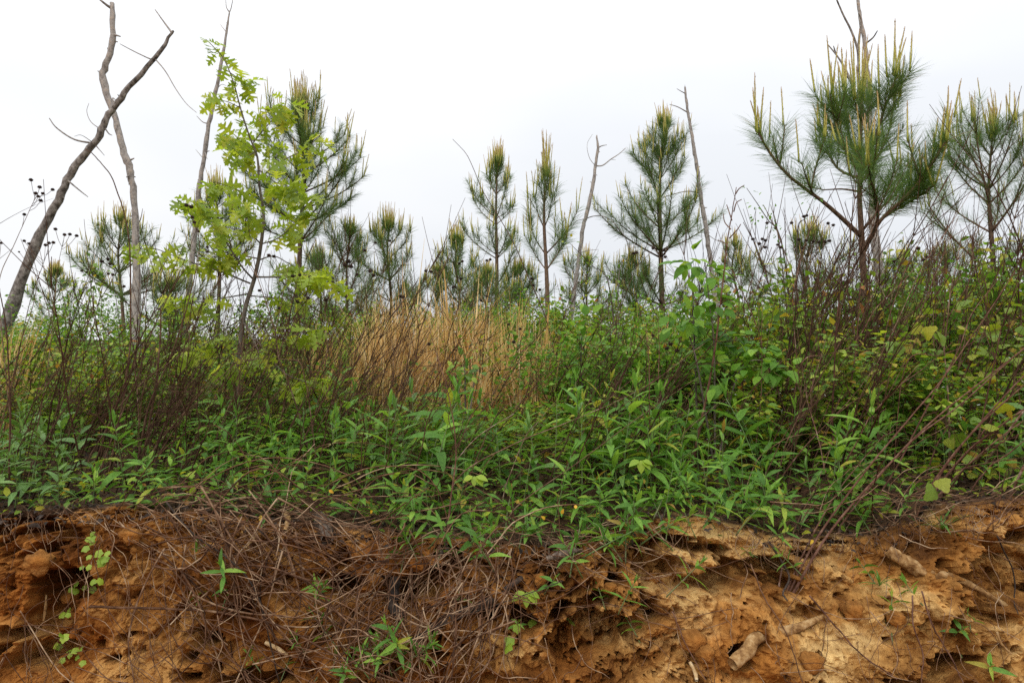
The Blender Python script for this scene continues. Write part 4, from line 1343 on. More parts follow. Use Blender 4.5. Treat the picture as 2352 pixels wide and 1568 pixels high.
# individual bushes built leaf by leaf
def bush(name, label, stems, clusters, D, leaf_meshes, nper, size, cat='shrub', spread=0.09, dark=None):
    b = at(*stems[0][0], D); b[2] = float(gz(b[0], D)); b[1] = D
    root = thing(name, label, cat, b)
    for S in stems:
        P = smooth_path(np.vstack([[b], [at(p[0], p[1], D + rng.normal(0, .05)) for p in S[1:]]]), 14) - b
        mb = MB(); mb.tube(P, np.linspace(0.007, 0.002, 14), 5, 0.5)
        link('stem', mb.mesh('stem', M_oakbark), root)
    for c in clusters:
        cx, cy = c[0], c[1]
        n = int(nper * (c[2] if len(c) > 2 else 1))
        o = at(cx, cy, D + rng.normal(0, .12)) - b
        for _ in range(n):
            d = unit(rng.normal(size=(1, 3)) * np.array([1, 1, .7]))[0]
            p = o + d * spread * rng.uniform(0.2, 1.0)
            dd = d + np.array([0, -0.3, -0.25])
            link('leaf', leaf_meshes[rng.integers(0, len(leaf_meshes))], root, mat4(frames(dd[None], (np.array([0, -0.4, 1.0]) + rng.normal(0, .35, 3))[None], [size * rng.uniform(.6, 1.15)])[0], p))


OV_B = meshes_of([ovate(0.30, .25, .2, 6), ovate(0.26, .4, .25, 6), ovate(0.33, .15, .15, 6)], M_bush)
OV_D = meshes_of([ovate(0.34, .25, .2, 6), ovate(0.30, .4, .25, 6)], M_bramble)
bush('leafy_bush', 'bright green leafy bush climbing the dark knotted stalk right of centre', [[(1640, 930), (1640, 800), (1630, 700), (1620, 600)], [(1640, 930), (1700, 850), (1790, 830)], [(1640, 930), (1600, 830), (1570, 740)]],
     [(1585, 605, .8), (1620, 620), (1645, 640), (1640, 690), (1600, 690, .5), (1590, 730), (1560, 745), (1620, 750), (1650, 780, 1.3), (1620, 800), (1680, 770), (1700, 800), (1740, 800), (1790, 830, 1.3), (1820, 850, .6), (1760, 850), (1640, 830), (1720, 840), (1570, 720, .7), (1660, 870)], 3.75, OV_B, 15, 0.085)
bush('leafy_bush', 'small dark green bush standing in the golden grass', [[(1070, 920), (1068, 870), (1066, 840)], [(1070, 920), (1090, 870), (1100, 850)], [(1070, 920), (1050, 880), (1030, 860)]], [(1065, 835), (1070, 860), (1060, 880), (1080, 870), (1040, 855, .5), (1100, 850, .6)], 4.4, OV_D, 10, 0.06, spread=0.07)
bush('leafy_bush', 'loose green bush of toothed leaves at the right end of the golden grass', [[(1340, 900), (1335, 800), (1345, 740)], [(1340, 900), (1390, 830), (1430, 770)], [(1340, 900), (1300, 830)]],
     [(1345, 735), (1320, 770), (1350, 790), (1390, 760), (1430, 750), (1330, 830), (1390, 800, 1.2), (1420, 800), (1360, 860), (1310, 800, .6), (1450, 790, .7)], 4.7, OV_B, 9, 0.075, spread=0.1)
bush('leafy_sapling', 'slim small-leaved sapling left of the crooked snag', [[(195, 760), (205, 690), (215, 620)], [(195, 760), (180, 690), (190, 640)], [(195, 760), (230, 680), (240, 650)]], [(215, 620), (205, 640), (190, 650), (220, 650), (235, 640), (195, 680), (225, 680), (210, 700), (185, 710), (175, 660, .6)], 8.0, OV_D, 14, 0.075, spread=0.2)
bush('leafy_sprout', 'pair of pale broad leaves on the leafy bush top below the conical pine', [[(1600, 760), (1590, 650), (1585, 610)]], [(1582, 600, .5), (1578, 632, .4)], 3.95, OVATE_V, 8, 0.08, 'plant', 0.04)
bush('twiggy_shrub', 'thin twiggy shrub with sparse tiny leaves left of the largest pine', [[(1830, 720), (1800, 580), (1760, 500), (1715, 432)], [(1830, 720), (1830, 560), (1850, 500), (1870, 450)], [(1830, 720), (1790, 560), (1770, 470)]],
     [(1722, 440, .5), (1735, 470), (1750, 490), (1770, 520), (1790, 545), (1740, 500, .6), (1865, 455), (1850, 500), (1780, 480, .6), (1800, 580)], 5.0, OV_B, 8, 0.03, spread=0.08)
bush('twiggy_shrub', 'thin twiggy shrub with sparse tiny leaves beside the thin curving snag', [[(1420, 760), (1400, 660), (1360, 610), (1310, 560)], [(1420, 760), (1420, 660), (1430, 600)]], [(1305, 560), (1340, 600), (1345, 640), (1350, 590), (1420, 640), (1400, 660), (1430, 600, .6)], 6.0, OV_D, 7, 0.04, spread=0.09)

# grape vine with large yellowing leaves at the right
gp = [(2110, 720), (2095, 770), (2115, 790), (2085, 780), (2065, 780), (2200, 760), (2230, 790), (2260, 750), (2290, 760), (2310, 730), (2330, 760), (2280, 800), (2240, 830), (2300, 840), (2345, 800), (2180, 810), (2150, 830), (1990, 850), (2000, 870), (1950, 880), (1890, 790), (1900, 805), (1895, 875), (1910, 880),
      (2220, 700), (2150, 770), (2330, 700), (2260, 880), (2200, 900), (2320, 900), (2290, 940), (2230, 950), (2180, 1000), (2240, 1040), (2290, 1020), (2330, 1060), (2270, 1090), (2215, 1080), (2150, 1090), (2310, 980), (2200, 860), (2345, 860), (2120, 860), (2090, 900), (2140, 1060), (2250, 1000), (2300, 1100), (2340, 1120)]
sp = []
for a, b in gp:
    D = 3.7 + rng.normal(0, .12) - (0.45 if b > 930 else 0)
    for _ in range(2):
        p = at(a + rng.normal(0, 12), b + rng.normal(0, 12), D)
        sp.append((p, [rng.normal(0, .7), -0.4, rng.uniform(-1, .4)], [rng.normal(0, .6), rng.normal(-.4, .5), .8], rng.uniform(0.04, 0.08)))
gb = at(2240, 1130, 3.4); gb[2] = float(gz(gb[0], 3.4))
leaf_plant('grape_vine', 'grape vine with broad yellowing leaves sprawling over the right thicket', 'vine', gb, ROUND_G, sp,
           [[gb, at(2200, 900, 3.6), at(2110, 760, 3.7)], [gb, at(2280, 900, 3.6), at(2300, 740, 3.7)], [gb, at(2150, 950, 3.5), at(1990, 860, 3.7), at(1895, 795, 3.75)], [gb, at(2300, 1000, 3.4), at(2345, 800, 3.65)]], M_stem, 0.0025)


# ---------------------------------------------------------------- golden broomsedge
def broomsedge():
    mb = MB()

    def blades(P, h, lean, W):
        N = len(P)
        az = rng.normal(0.15, 1.0, N) + np.where(rng.random(N) < .35, math.pi, 0)
        a = lean * np.abs(rng.normal(0, 1, N)) + 0.03
        hd = np.stack([np.cos(az), np.sin(az) * .6, az * 0], 1)
        L = h * rng.uniform(0.45, 1.12, N)
        t = np.array([0, .35, .7, 1.0])
        C = P[:, None] + hd[:, None] * (L * a)[:, None, None] * (t ** 1.7)[None, :, None] + np.array([0, 0, 1.0])[None, None] * (L[:, None] * (t[None] - 0.18 * (a[:, None] * 2.0).clip(0, 1) * t[None] ** 3))[..., None]
        s = unit(np.stack([-np.sin(az + rng.normal(0, 1, N)), np.cos(az), az * 0], 1) + np.array([1.0, 0, 0]))
        w = W * np.exp(rng.normal(-.05, .5, N))
        wt = np.array([0.8, 1.0, 0.7, 0.12])
        A = C - s[:, None] * (w[:, None] * wt)[..., None] * .5
        B = C + s[:, None] * (w[:, None] * wt)[..., None] * .5
        V = np.stack([A, B], 2).reshape(N, 8, 3)
        o = (np.arange(N) * 8)[:, None]
        f = np.concatenate([np.concatenate([o + 2 * i, o + 2 * i + 1, o + 2 * i + 3, o + 2 * i + 2], 1) for i in range(3)])
        mb.add(V.reshape(-1, 3), None, f, np.repeat(np.clip(rng.normal(.45, .24, N), 0, 1), 8))

    def tufts(n, pxr, yr, h, per, lean, W=0.0062):
        for i in range(n):
            y = rng.uniform(*yr); px = rng.uniform(*pxr); x = (px - CX) / FPX * y
            m = int(per * rng.uniform(.6, 1.3))
            xy = np.stack([x + rng.normal(0, .05, m), y + rng.normal(0, .05, m)], 1)
            P = np.concatenate([xy, gz(xy[:, 0], xy[:, 1])[:, None]], 1)
            blades(P, h * rng.uniform(.55, 1.2), lean * rng.uniform(.7, 1.6), W)
    tufts(82, (815, 1265), (4.75, 6.3), 0.86, 30, 0.3)
    tufts(26, (845, 1010), (5.0, 5.8), 0.98, 32, 0.28)
    tufts(16, (940, 1130), (5.6, 6.4), 1.0, 26, 0.42)
    tufts(12, (850, 1120), (5.2, 6.0), 1.16, 14, 0.3, 0.009)
    tufts(20, (1290, 1600), (5.4, 7.0), 0.75, 30, 0.28)
    tufts(8, (-60, 70), (4.4, 5.4), 0.75, 34, 0.3)
    tufts(14, (700, 830), (5.2, 6.3), 0.7, 26, 0.3)
    tufts(10, (1650, 2300), (5.4, 7), 0.8, 22, 0.3)
    o = link('grass', mb.mesh('grass', M_grass))
    tag(o, 'tall golden dry grass standing behind the green weeds', 'grass', kind='stuff')


broomsedge()


# ---------------------------------------------------------------- dead stems
def stem_variant(L, lean, r, seed, nbr, heads=0):
    q = np.random.default_rng(seed)
    n = 9
    t = np.linspace(0, 1, n)
    ang = lean * (0.65 + 0.75 * t)
    st = np.stack([np.sin(ang), q.normal(0, .10) + q.normal(0, .05, n), np.cos(ang)], 1) * L / (n - 1)
    P = np.concatenate([[[0, 0, 0]], np.cumsum(st[:-1], 0)]) + np.cumsum(q.normal(0, .009, (n, 3)), 0)
    P[0, 2] = -0.02
    mb = MB(); mb.tube(P, np.linspace(r, r * 0.35, n), 5, q.random())
    tips = [P[-1]]
    for b in range(nbr):
        u = q.uniform(.45, .95); i = int(u * (n - 1))
        T = unit((P[min(i + 1, n - 1)] - P[max(0, i - 1)])[None])[0]
        d = unit((T + q.normal(0, .45, 3))[None])[0]
        l = L * q.uniform(.12, .38)
        tt = np.linspace(0, 1, 4)[:, None]
        B = P[i] + d * l * tt + np.array([0, 0, .18]) * l * tt ** 2
        mb.tube(B, np.linspace(r * .5, r * .22, 4), 3, q.random(), cap=False)
        tips.append(B[-1])
    return mb, tips


STV = []
for i, (L, lean, r, nb) in enumerate([(1.0, .55, .0042, 6), (0.8, .75, .0036, 5), (1.1, .40, .0044, 7), (0.9, .65, .0038, 6), (0.7, .95, .0034, 4), (1.2, .3, .0048, 7), (0.95, .5, .004, 8), (0.8, .2, .0036, 6), (1.05, .7, .0044, 5), (0.75, .1, .0036, 7)]):
    mb, tips = stem_variant(L, lean, r, 300 + i, nb)
    STV.append((mb, mb.mesh('dead_stem', M_stem), tips, L))


def stem_field(n, pxr, yr, hmul, label, group, variants, individuals, stuff_mb, rzs=0.45, rz0=0.0):
    for i in range(n):
        y = rng.uniform(*yr); px = rng.uniform(*pxr); x = (px - CX) / FPX * y
        v = variants[rng.integers(0, len(variants))]
        s = hmul * rng.uniform(.7, 1.15)
        rz = rz0 + rng.normal(0, rzs)
        z = float(gz(x, y))
        mb, me, tips, L = STV[v]
        if i < individuals:
            o = link('dead_stalk', me)
            o.location = (x, y, z); o.rotation_euler = (0, 0, rz); o.scale = (s,) * 3
            tag(o, label + ', ' + landmark(px), 'dead stem', group)
        else:
            c, s_ = math.cos(rz), math.sin(rz)
            R = np.array([[c, -s_, 0], [s_, c, 0], [0, 0, 1]]) * s
            for V, a in zip(mb.v, mb.a): pass
            V = np.vstack(mb.v) @ R.T + np.array([x, y, z])
            stuff_mb.add(V, np.vstack(mb.f3) if mb.f3 else None, np.vstack(mb.f4), np.full(len(V), rng.random()))


thick = MB()
stem_field(135, (90, 900), (3.25, 4.7), 0.95, 'thin dark stem in the left dead thicket', 'dead stems of the left thicket', [0, 1, 3, 4, 6, 8, 2, 5, 7], 110, thick, 0.8)
stem_field(42, (130, 520), (3.3, 3.9), 0.85, 'dark leaning stem in the front of the left thicket', 'dead stems in the front of the left thicket', [1, 3, 4, 8, 0], 30, thick, 0.5)
stem_field(125, (700, 1900), (3.1, 4.6), 0.9, 'thin dark stem leaning among the green weeds', 'dead stems among the weeds', [0, 1, 3, 4, 8, 6], 60, thick, 0.6)
stem_field(140, (1750, 2600), (3.3, 5.2), 1.05, 'thin reddish stem in the right thicket', 'dead stems of the right thicket', [0, 2, 5, 6, 7, 9, 3], 70, thick, 0.8)
stem_field(60, (1780, 2500), (4.0, 5.4), 1.5, 'tall reddish stem reaching up before the pines', 'tall stems of the right thicket', [2, 5, 7, 9, 0], 34, thick, 0.9)
stem_field(60, (1280, 1900), (4.0, 5.6), 1.15, 'thin upright stem before the brambles', 'upright stems right of centre', [2, 5, 7, 9], 30, thick, 0.8)
stem_field(70, (300, 860), (4.2, 5.8), 1.1, 'thin upright stem behind the left thicket', 'upright stems behind the left thicket', [2, 5, 7, 9, 6], 30, thick, 0.8)
stem_field(46, (820, 1290), (4.4, 5.8), 0.95, 'thin dark stem standing in the golden grass', 'dead stems in the golden grass', [2, 5, 7, 9, 0, 6], 20, thick, 1.2)
stem_field(40, (-150, 200), (3.2, 4.6), 0.9, 'thin dark stem at the left edge', 'dead stems at the left edge', [0, 3, 6, 7], 15, thick, 0.8)
tag(link('brush', thick.mesh('brush', M_stem)), 'mass of thin dead brown stems filling the thickets', 'brush', kind='stuff')


# canes and stalks one by one
def cane(label, pts, D, r, mat, dD=0.0, heads=(), branches=(), grounded=True, name='dead_cane', group=None, cat='dead stem', tip=0.35):
    m = len(pts)
    P = np.array([at(a, b, D + dD * i / max(1, m - 1)) for i, (a, b) in enumerate(pts)])
    base = P[0].copy()
    if grounded:
        z = float(gz(base[0], base[1]))
        if base[2] > z: base = np.array([base[0] - 0.15 * (base[2] - z) * np.sign(P[1][0] - P[0][0]), base[1], z - 0.02]); P = np.vstack([base, P])
        else: base = P[0]
    S = smooth_path(P, max(10, 6 * len(P)))
    S = S + np.cumsum(rng.normal(0, r * .18, S.shape), 0) * np.linspace(0, 1, len(S))[:, None]
    root = thing(name, label, cat, base, group)
    mb = MB(); mb.tube(S - base, np.linspace(r, r * tip, len(S)), 6, rng.random(), rough=0.05)
    link('stem', mb.mesh('stem', mat), root)
    for br in branches:
        d0 = D + dD * .6
        B = np.array([at(a, b, d0) for a, b in br])
        B = smooth_path(B, 4 * len(br)) - base
        m2 = MB(); m2.tube(B, np.linspace(r * .5, r * .3, len(B)), 4, rng.random())
        link('twig', m2.mesh('twig', mat), root)
    for hx, hy, hs in heads:
        p = at(hx, hy, D + dD * .8 + rng.normal(0, .02)) - base
        j = int(np.argmin(np.linalg.norm(S - base - p - np.array([0, 0, -.08]), axis=1)))
        s = hs / FPX * D * 0.5
        link('seed_head', HEADS[rng.integers(0, 3)], root, mat4(np.eye(3) * s, p))
        m2 = MB(); m2.tube(smooth_path([S[j] - base, (S[j] - base) * .45 + p * .55 + np.array([0, 0, -.012]), p], 6), [.0012] * 6, 3, .5)
        link('stalk', m2.mesh('stalk', mat), root)
    return root


H = lambda *q: [(a * k, b * k, s) for a, b, s in q]
cane('tall dark stalk with clustered seed heads at the left edge below the leaning snag', [(0, 720)] + Z1((0, 1340), (70, 1180), (150, 1000), (185, 940)), 3.4, .0026, M_stem, 0,
     H((150, 870, 10), (192, 905, 10), (255, 917, 9), (173, 935, 10), (207, 936, 9), (197, 970, 10), (118, 1037, 9), (185, 950, 9)), name='seed_stalk', cat='seed stalk')
cane('dark stalk with a low spray of seed heads crossing the leaning snag', [(60, 730)] + Z1((205, 1290), (232, 1220), (240, 1180)), 3.5, .0022, M_stem, 0, H((220, 1185, 9), (237, 1175, 9), (258, 1173, 9), (140, 1178, 8), (117, 1165, 8), (92, 1218, 5)), name='seed_stalk', cat='seed stalk')
cane('dark stalk with four spread seed heads right of the leaning snag', [(112, 760)] + Z1((255, 1500), (285, 1280), (310, 1160)), 3.5, .0022, M_stem, 0, H((268, 1108, 9), (312, 1135, 9), (338, 1133, 9), (371, 1140, 9)), name='seed_stalk', cat='seed stalk')
cane('thin stalk reaching in from the left edge with one seed head', Z1((-60, 1290), (0, 1250), (60, 1200)) , 3.3, .0018, M_stem, 0, H((5, 1175, 8)), name='seed_stalk', cat='seed stalk', grounded=False)
cane('long thin twig slanting across the leaning snag from the left edge', Z1((-40, 1105), (60, 1045), (150, 1000), (260, 960)), 3.4, .0014, M_stem, name='seed_stalk', cat='seed stalk', grounded=False)
cane('dark stalk with seed heads in front of the crooked snag', [(240, 800)] + Z1((490, 1430), (500, 1330)), 4.0, .0022, M_stem, 0, H((493, 1264, 10), (522, 1252, 9), (532, 1276, 9), (524, 1324, 8), (545, 1328, 8), (395, 1310, 7), (420, 1316, 7), (600, 1385, 8)), name='seed_stalk', cat='seed stalk')
cane('dark stalk with seed heads in front of the oak sapling at its left', [(420, 820)] + Z1((955, 1300), (960, 1150), (930, 1050)), 3.9, .003, M_stem, 0, H((902, 993, 11), (925, 1000, 11), (930, 1050, 10), (940, 1075, 9), (1003, 1195, 8), (1003, 1218, 8), (960, 1120, 7)), name='seed_stalk', cat='seed stalk')
cane('dark stalk with seed heads in front of the oak sapling at its right', [(660, 880), (690, 740), (700, 680)], 3.9, .0024, M_stem, 0, H((1300, 1235, 10), (1325, 1240, 10), (1415, 1335, 10), (1450, 1330, 9), (1490, 1440, 10), (1500, 1340, 9), (1575, 1450, 10), (1255, 1405, 9), (1350, 1490, 9), (1440, 1460, 9)), name='seed_stalk', cat='seed stalk')
cane('dark stalk with seed heads in front of the broad dark pine', [(770, 900), (795, 720), (802, 610)], 4.1, .0026, M_stem, 0, [(800, 600, 14), (806, 612, 12), (792, 608, 12), (850, 622, 11), (858, 632, 11), (838, 575, 9), (895, 553, 8), (862, 558, 8), (820, 630, 9)], name='seed_stalk', cat='seed stalk')
cane('thin stalk with seed heads above the left of the golden grass', [(925, 820), (960, 700), (975, 640)], 4.4, .002, M_stem, 0, [(978, 622, 9), (990, 624, 9), (985, 790, 10), (920, 680, 10), (926, 682, 9)], name='seed_stalk', cat='seed stalk')
cane('stalk with seed heads in front of the short pine', [(1045, 850), (1050, 720), (1062, 640)], 4.6, .002, M_stem, 0, [(1055, 605, 8), (1062, 600, 8), (1118, 598, 8), (1126, 596, 8), (1058, 640, 8), (1040, 660, 8), (1044, 658, 8), (1105, 690, 8), (1118, 680, 8)], name='seed_stalk', cat='seed stalk')
cane('stalk with a drooping row of seed heads in front of the thin pine', [(1215, 900), (1225, 760), (1240, 680)], 4.4, .0022, M_stem, 0, [(1222, 640, 9), (1225, 655, 9), (1180, 785, 10), (1195, 755, 9), (1240, 665, 8), (1168, 745, 8)], name='seed_stalk', cat='seed stalk')
cane('stalk with seed heads in the brambles right of the conical pine', [(1560, 900), (1565, 760), (1560, 640)], 4.3, .0024, M_stem, 0, [(1500, 570, 9), (1525, 575, 9), (1455, 582, 10), (1462, 580, 9), (1528, 590, 9), (1540, 790, 12), (1532, 800, 12), (1555, 805, 12), (1565, 765, 11), (1500, 770, 10), (1515, 690, 9)], name='seed_stalk', cat='seed stalk')
cane('stalk with spread seed heads between the knotted stalk and the largest pine', [(1790, 740), (1770, 640), (1765, 570)], 4.6, .002, M_stem, 0, [(1729, 549, 9), (1744, 560, 10), (1751, 549, 9), (1758, 552, 9), (1762, 512, 9), (1757, 568, 9), (1793, 568, 10), (1786, 562, 8)], name='seed_stalk', cat='seed stalk')
cane('stalk with a row of seed heads in front of the largest pine trunk', [(1850, 760), (1850, 640), (1862, 560)], 4.6, .002, M_stem, 0, [(1835, 550, 9), (1852, 552, 9), (1868, 554, 9), (1880, 556, 9), (1895, 555, 9), (1905, 553, 9), (1846, 497, 9), (1853, 495, 8), (1818, 512, 9), (1902, 513, 9), (1914, 517, 9), (1842, 570, 8)], name='seed_stalk', cat='seed stalk')
cane('stalk with seed heads in the right thicket below the open pine', [(2050, 780), (2080, 680), (2100, 600)], 4.4, .002, M_stem, 0, [(2108, 570, 10), (2130, 590, 10), (2145, 580, 9), (2053, 600, 9), (2185, 700, 9), (2120, 597, 9)], name='seed_stalk', cat='seed stalk')

k4 = 0.375
Z4 = lambda *p: [(a * k4, 637 + b * k4) for a, b in p]
for lab, pts, D, r in [
    ('tall reddish stem rising at the left edge of the picture', Z4((55, 1180), (62, 800), (45, 400), (20, 180), (0, 80)), 3.15, .0055),
    ('dark stem curving up beside the left edge of the picture', Z4((0, 950), (60, 720), (130, 400), (200, 200), (250, -40)), 3.3, .0034),
    ('dark stem rising beside the foot of the leaning snag', Z4((240, 860), (290, 560), (320, 300), (350, 0)), 3.4, .003),
    ('long dark stem slanting up to the right of the leaning snag', Z4((200, 950), (300, 640), (450, 400), (540, 150)), 3.3, .003),
    ('tallest upright dark cane in the left thicket before the crooked snag', Z4((745, 800), (780, 560), (800, 400), (803, 200), (805, -60), (790, -300), (740, -500), (690, -640), (600, -750), (545, -790)), 3.7, .0062),
    ('thick broken cane with a pale hooked tip in the left thicket', Z4((945, 720), (965, 560), (980, 400), (984, 210), (965, 200), (930, 225)), 3.6, .007),
    ('rough dark cane slanting up towards the oak sapling', Z4((900, 830), (985, 620), (1060, 450), (1120, 260), (1150, 150), (1190, 0), (1215, -150)), 3.6, .006),
    ('dark stem running up left of the oak trunk', Z4((1040, 800), (1080, 560), (1110, 330), (1130, 140), (1160, 20)), 3.7, .0045),
    ('thin stem arching from the thicket over the oak trunk foot', Z4((1890, 740), (1870, 640), (1840, 530), (1790, 508), (1700, 490), (1780, 330), (1850, 150)), 3.5, .0035),
    ('long straight stem slanting across the golden grass to the upper right', [(800, 960), (900, 830), (1000, 740)], 4.0, .003),
    ('long bare stem crossing before the conical pine and the thin pine', [(1262, 760), (1215, 640), (1170, 540), (1110, 440), (1075, 360), (1040, 320)], 5.5, .005),
]:
    cane(lab, pts, D, r, M_stem)

k6 = 0.4063
Z6 = lambda *p: [(1470 + a * k6, 588 + b * k6) for a, b in p]
for lab, pts, D, r, dD in [
    ('thick red-brown cane fanning from the clay, lowest of its bunch', [(1812, 1378), (1900, 1230), (2010, 1100), (2150, 960), (2352, 800), (2450, 720)], 2.72, .0062, .5),
    ('red-brown cane in the bunch on the clay, second from the top', [(1808, 1370), (1880, 1230), (1990, 1080), (2090, 960), (2169, 864), (2266, 722), (2330, 620)], 2.74, .0055, .6),
    ('red-brown cane in the bunch on the clay ending among the weeds', [(1800, 1375), (1850, 1260), (1930, 1120), (2030, 1000)], 2.75, .005, .4),
    ('steepest red-brown cane of the bunch on the clay', [(1785, 1370), (1800, 1290), (1830, 1200), (1880, 1100), (1930, 960)], 2.76, .004, .5),
    ('pale streaked cane crossing the others high on the right', [(1990, 1180), (2060, 1070), (2130, 930), (2200, 800), (2230, 720), (2290, 640)], 3.1, .0052, .4),
    ('long reddish cane sloping out of the right edge at mid height', Z6((1150, 1500), (1500, 1080), (1800, 850), (2171, 520), (2300, 420)), 3.0, .0055, .2),
    ('dark red cane rising steeply from the lip at the right', [(2092, 1210), (2150, 1100), (2230, 1000), (2352, 889), (2420, 830)], 2.92, .006, .1),
    ('second dark red cane rising steeply from the lip at the right', [(2098, 1214), (2165, 1080), (2260, 960), (2352, 860), (2430, 800)], 2.96, .006, .1),
    ('third dark red cane leaning out of the right edge', [(2110, 1190), (2200, 1090), (2300, 1000), (2400, 930)], 3.0, .005, .1),
    ('thick dark red cane leaning low over the right edge', [(2100, 1190), (2220, 1040), (2352, 940), (2420, 890)], 3.05, .007, .1),
    ('lowest cane crossing the right edge above the bare clay', [(2060, 1160), (2200, 1080), (2352, 1050), (2420, 1040)], 3.1, .004, .0),
    ('upright purple-brown cane below the trunk of the largest pine', Z6((1090, 1150), (1085, 900), (1095, 700), (1110, 400), (1140, 120), (1130, 60)), 3.5, .0062, .1),
    ('upright purple-brown cane just right of the one below the largest pine', Z6((1180, 800), (1215, 560), (1240, 300), (1250, 150)), 3.7, .005, .1),
    ('upright pale stem left of the largest pine foot', Z6((880, 880), (885, 600), (870, 400), (865, 200), (900, 20)), 3.9, .004, .1),
    ('thin upright grey stem in front of the bright green bush', Z6((680, 850), (690, 600), (690, 400), (705, 150), (760, 0)), 3.6, .0022, .1),
    ('arched cane bowing over the brambles below the largest pine', Z6((900, 640), (1050, 560), (1180, 520), (1260, 420), (1330, 300), (1500, 130), (1650, -50)), 3.7, .0038, .1),
    ('long thin cane rising to the upper right above the thicket', [(2000, 880), (2060, 740), (2120, 610), (2180, 520), (2232, 434)], 3.8, .0035, .1),
    ('long cane parallel to the upper right one just beside it', [(2060, 900), (2110, 730), (2160, 600), (2200, 500)], 3.9, .0035, .1),
    ('bare cane standing before the largest pine trunk', [(1985, 830), (1995, 700), (2010, 600), (2100, 500), (2132, 430)], 4.1, .0035, .1),
    ('purple cane slanting to the right of the largest pine', [(2020, 880), (2040, 740), (2090, 600), (2140, 520)], 4.0, .0045, .1),
    ('grey stalk standing at the left of the bright green bush', Z6((100, 1420), (60, 1000), (55, 600), (40, 380)), 3.3, .004, .1),
    ('second grey stalk standing at the left of the bright green bush', Z6((110, 1050), (105, 700), (110, 500), (100, 300)), 3.4, .0035, .1),
    ('cane lying nearly level across the right thicket', Z6((1500, 620), (1700, 560), (1900, 480), (2171, 330)), 3.4, .003, .0),
]:
    cane(lab, pts, D, r * 0.95, M_cane, dD, group='canes on the right', grounded=pts[0][1] < 1250)

# the low bundle of dark red canes leaning out at the right
CANEV = []
for i, (L, lean, r, nb) in enumerate([(1.1, .75, .0055, 3), (0.95, .9, .005, 2), (1.2, .65, .006, 4), (0.8, 1.05, .0045, 2)]):
    mb, tips = stem_variant(L, lean, r, 400 + i, nb)
    CANEV.append(mb.mesh('leaning_cane', M_cane))
for i in range(26):
    px = rng.uniform(1960, 2420) if i > 6 else rng.uniform(1750, 2000)
    y = rng.uniform(2.98, 3.6); x = (px - CX) / FPX * y
    o = link('leaning_cane', CANEV[i % 4]); o.location = (x, y, float(gz(x, y)) - .02); o.rotation_euler = (0, 0, rng.normal(0, .7)); o.scale = (rng.uniform(.5, 1.1),) * 3
    tag(o, 'dark red cane leaning right in the low bundle, ' + landmark(px), 'dead stem', 'leaning canes at the lower right')

# dark knotted stalk
ks = cane('tall dark red knotted stalk standing in the bright green bush', Z6((320, 1050), (380, 780), (430, 500), (460, 270), (490, 0), (520, -200), (545, -390)), 3.6, .0072, M_cane, .1, name='knotted_stalk',
          branches=[Z6((430, 480), (400, 460), (380, 440)), Z6((458, 270), (430, 250), (415, 240)), Z6((458, 270), (490, 245), (525, 250)), Z6((458, 268), (440, 300), (425, 285)), Z6((458, 268), (480, 290), (500, 280)), Z6((458, 268), (470, 235), (478, 225)), Z6((520, -200), (500, -260), (490, -290)), Z6((505, -100), (550, -150), (570, -180)), Z6((500, -50), (470, -80), (440, -90)), Z6((540, -350), (560, -380), (590, -400)), Z6((530, -250), (545, -300), (575, -320)), Z6((515, -150), (480, -190), (470, -240))], tip=0.3)
cane('long stem lying diagonally over the weeds right of centre', [(1050, 1100), (1180, 1020), (1330, 960), (1480, 890), (1620, 790)], 3.05, .0034, M_stem, .3)
cane('second long diagonal stem over the weeds right of centre', [(1180, 1170), (1330, 1060), (1480, 950), (1600, 870)], 3.0, .003, M_stem, .3)
cane('bare branching stem standing up in the middle of the weeds', [(1020, 1290), (1035, 1150), (1048, 1030), (1030, 900), (1000, 800), (985, 740)], 2.86, .0042, M_cane, .4, branches=[[(1048, 1040), (1080, 960), (1120, 900)], [(1044, 1010), (1030, 960), (1035, 940)], [(1045, 1060), (1100, 1000), (1180, 950)]], grounded=False)


# ---------------------------------------------------------------- dead tangle on the bank face
def draped(px0, py0, ang, L, off0, off1, bend, n=8):
    """points of a stick lying on the bank, L in picture units"""
    t = np.linspace(0, 1, n)
    a = math.radians(ang)
    X = px0 + L * t * math.cos(a) - bend * L * np.sin(math.pi * t) * math.sin(a)
    Y = py0 + L * t * math.sin(a) + bend * L * np.sin(math.pi * t) * math.cos(a)
    dep = np.array([bank_y(min(max(x, 0), 2351), min(y, 1567)) if y > 1150 else min(bank_y(min(max(x, 0), 2351), 1180), 2.9) + (1180 - min(y, 1180)) / FPX * 4 for x, y in zip(X, Y)])
    line = np.linspace(dep[0], dep[-1], n)
    sl = line - max(0, (line - dep).max()) * 0.75
    sl = sl - np.linspace(off0, off1, n)
    return np.array([at(x, y, d) for x, y, d in zip(X, Y, sl)])


tangle = MB()
cnt = 0


def fallen(n, xr, yr, angs, Lr, rr, ind, label, group, offm=0.05, bend=0.2):
    for i in range(n):
        px, py = rng.uniform(*xr), rng.uniform(*yr)
        P = draped(px, py, rng.normal(*angs), rng.uniform(*Lr), rng.uniform(0.004, offm), rng.uniform(0.004, offm), rng.normal(0, bend))
        P = smooth_path(P + np.cumsum(rng.normal(0, .008, P.shape), 0), 14)
        r = rng.uniform(*rr)
        if i < ind:
            mb = MB(); mb.tube(P - P[0], np.linspace(r, r * .6, len(P)), 5, rng.random())
            o = link('fallen_stick', mb.mesh('fallen_stick', M_litter)); o.location = P[0]
            tag(o, label + ', ' + landmark(px), 'dead stem', group)
        else:
            tangle.tube(P, np.linspace(r, r * .6, len(P)), 4, rng.random(), cap=False)


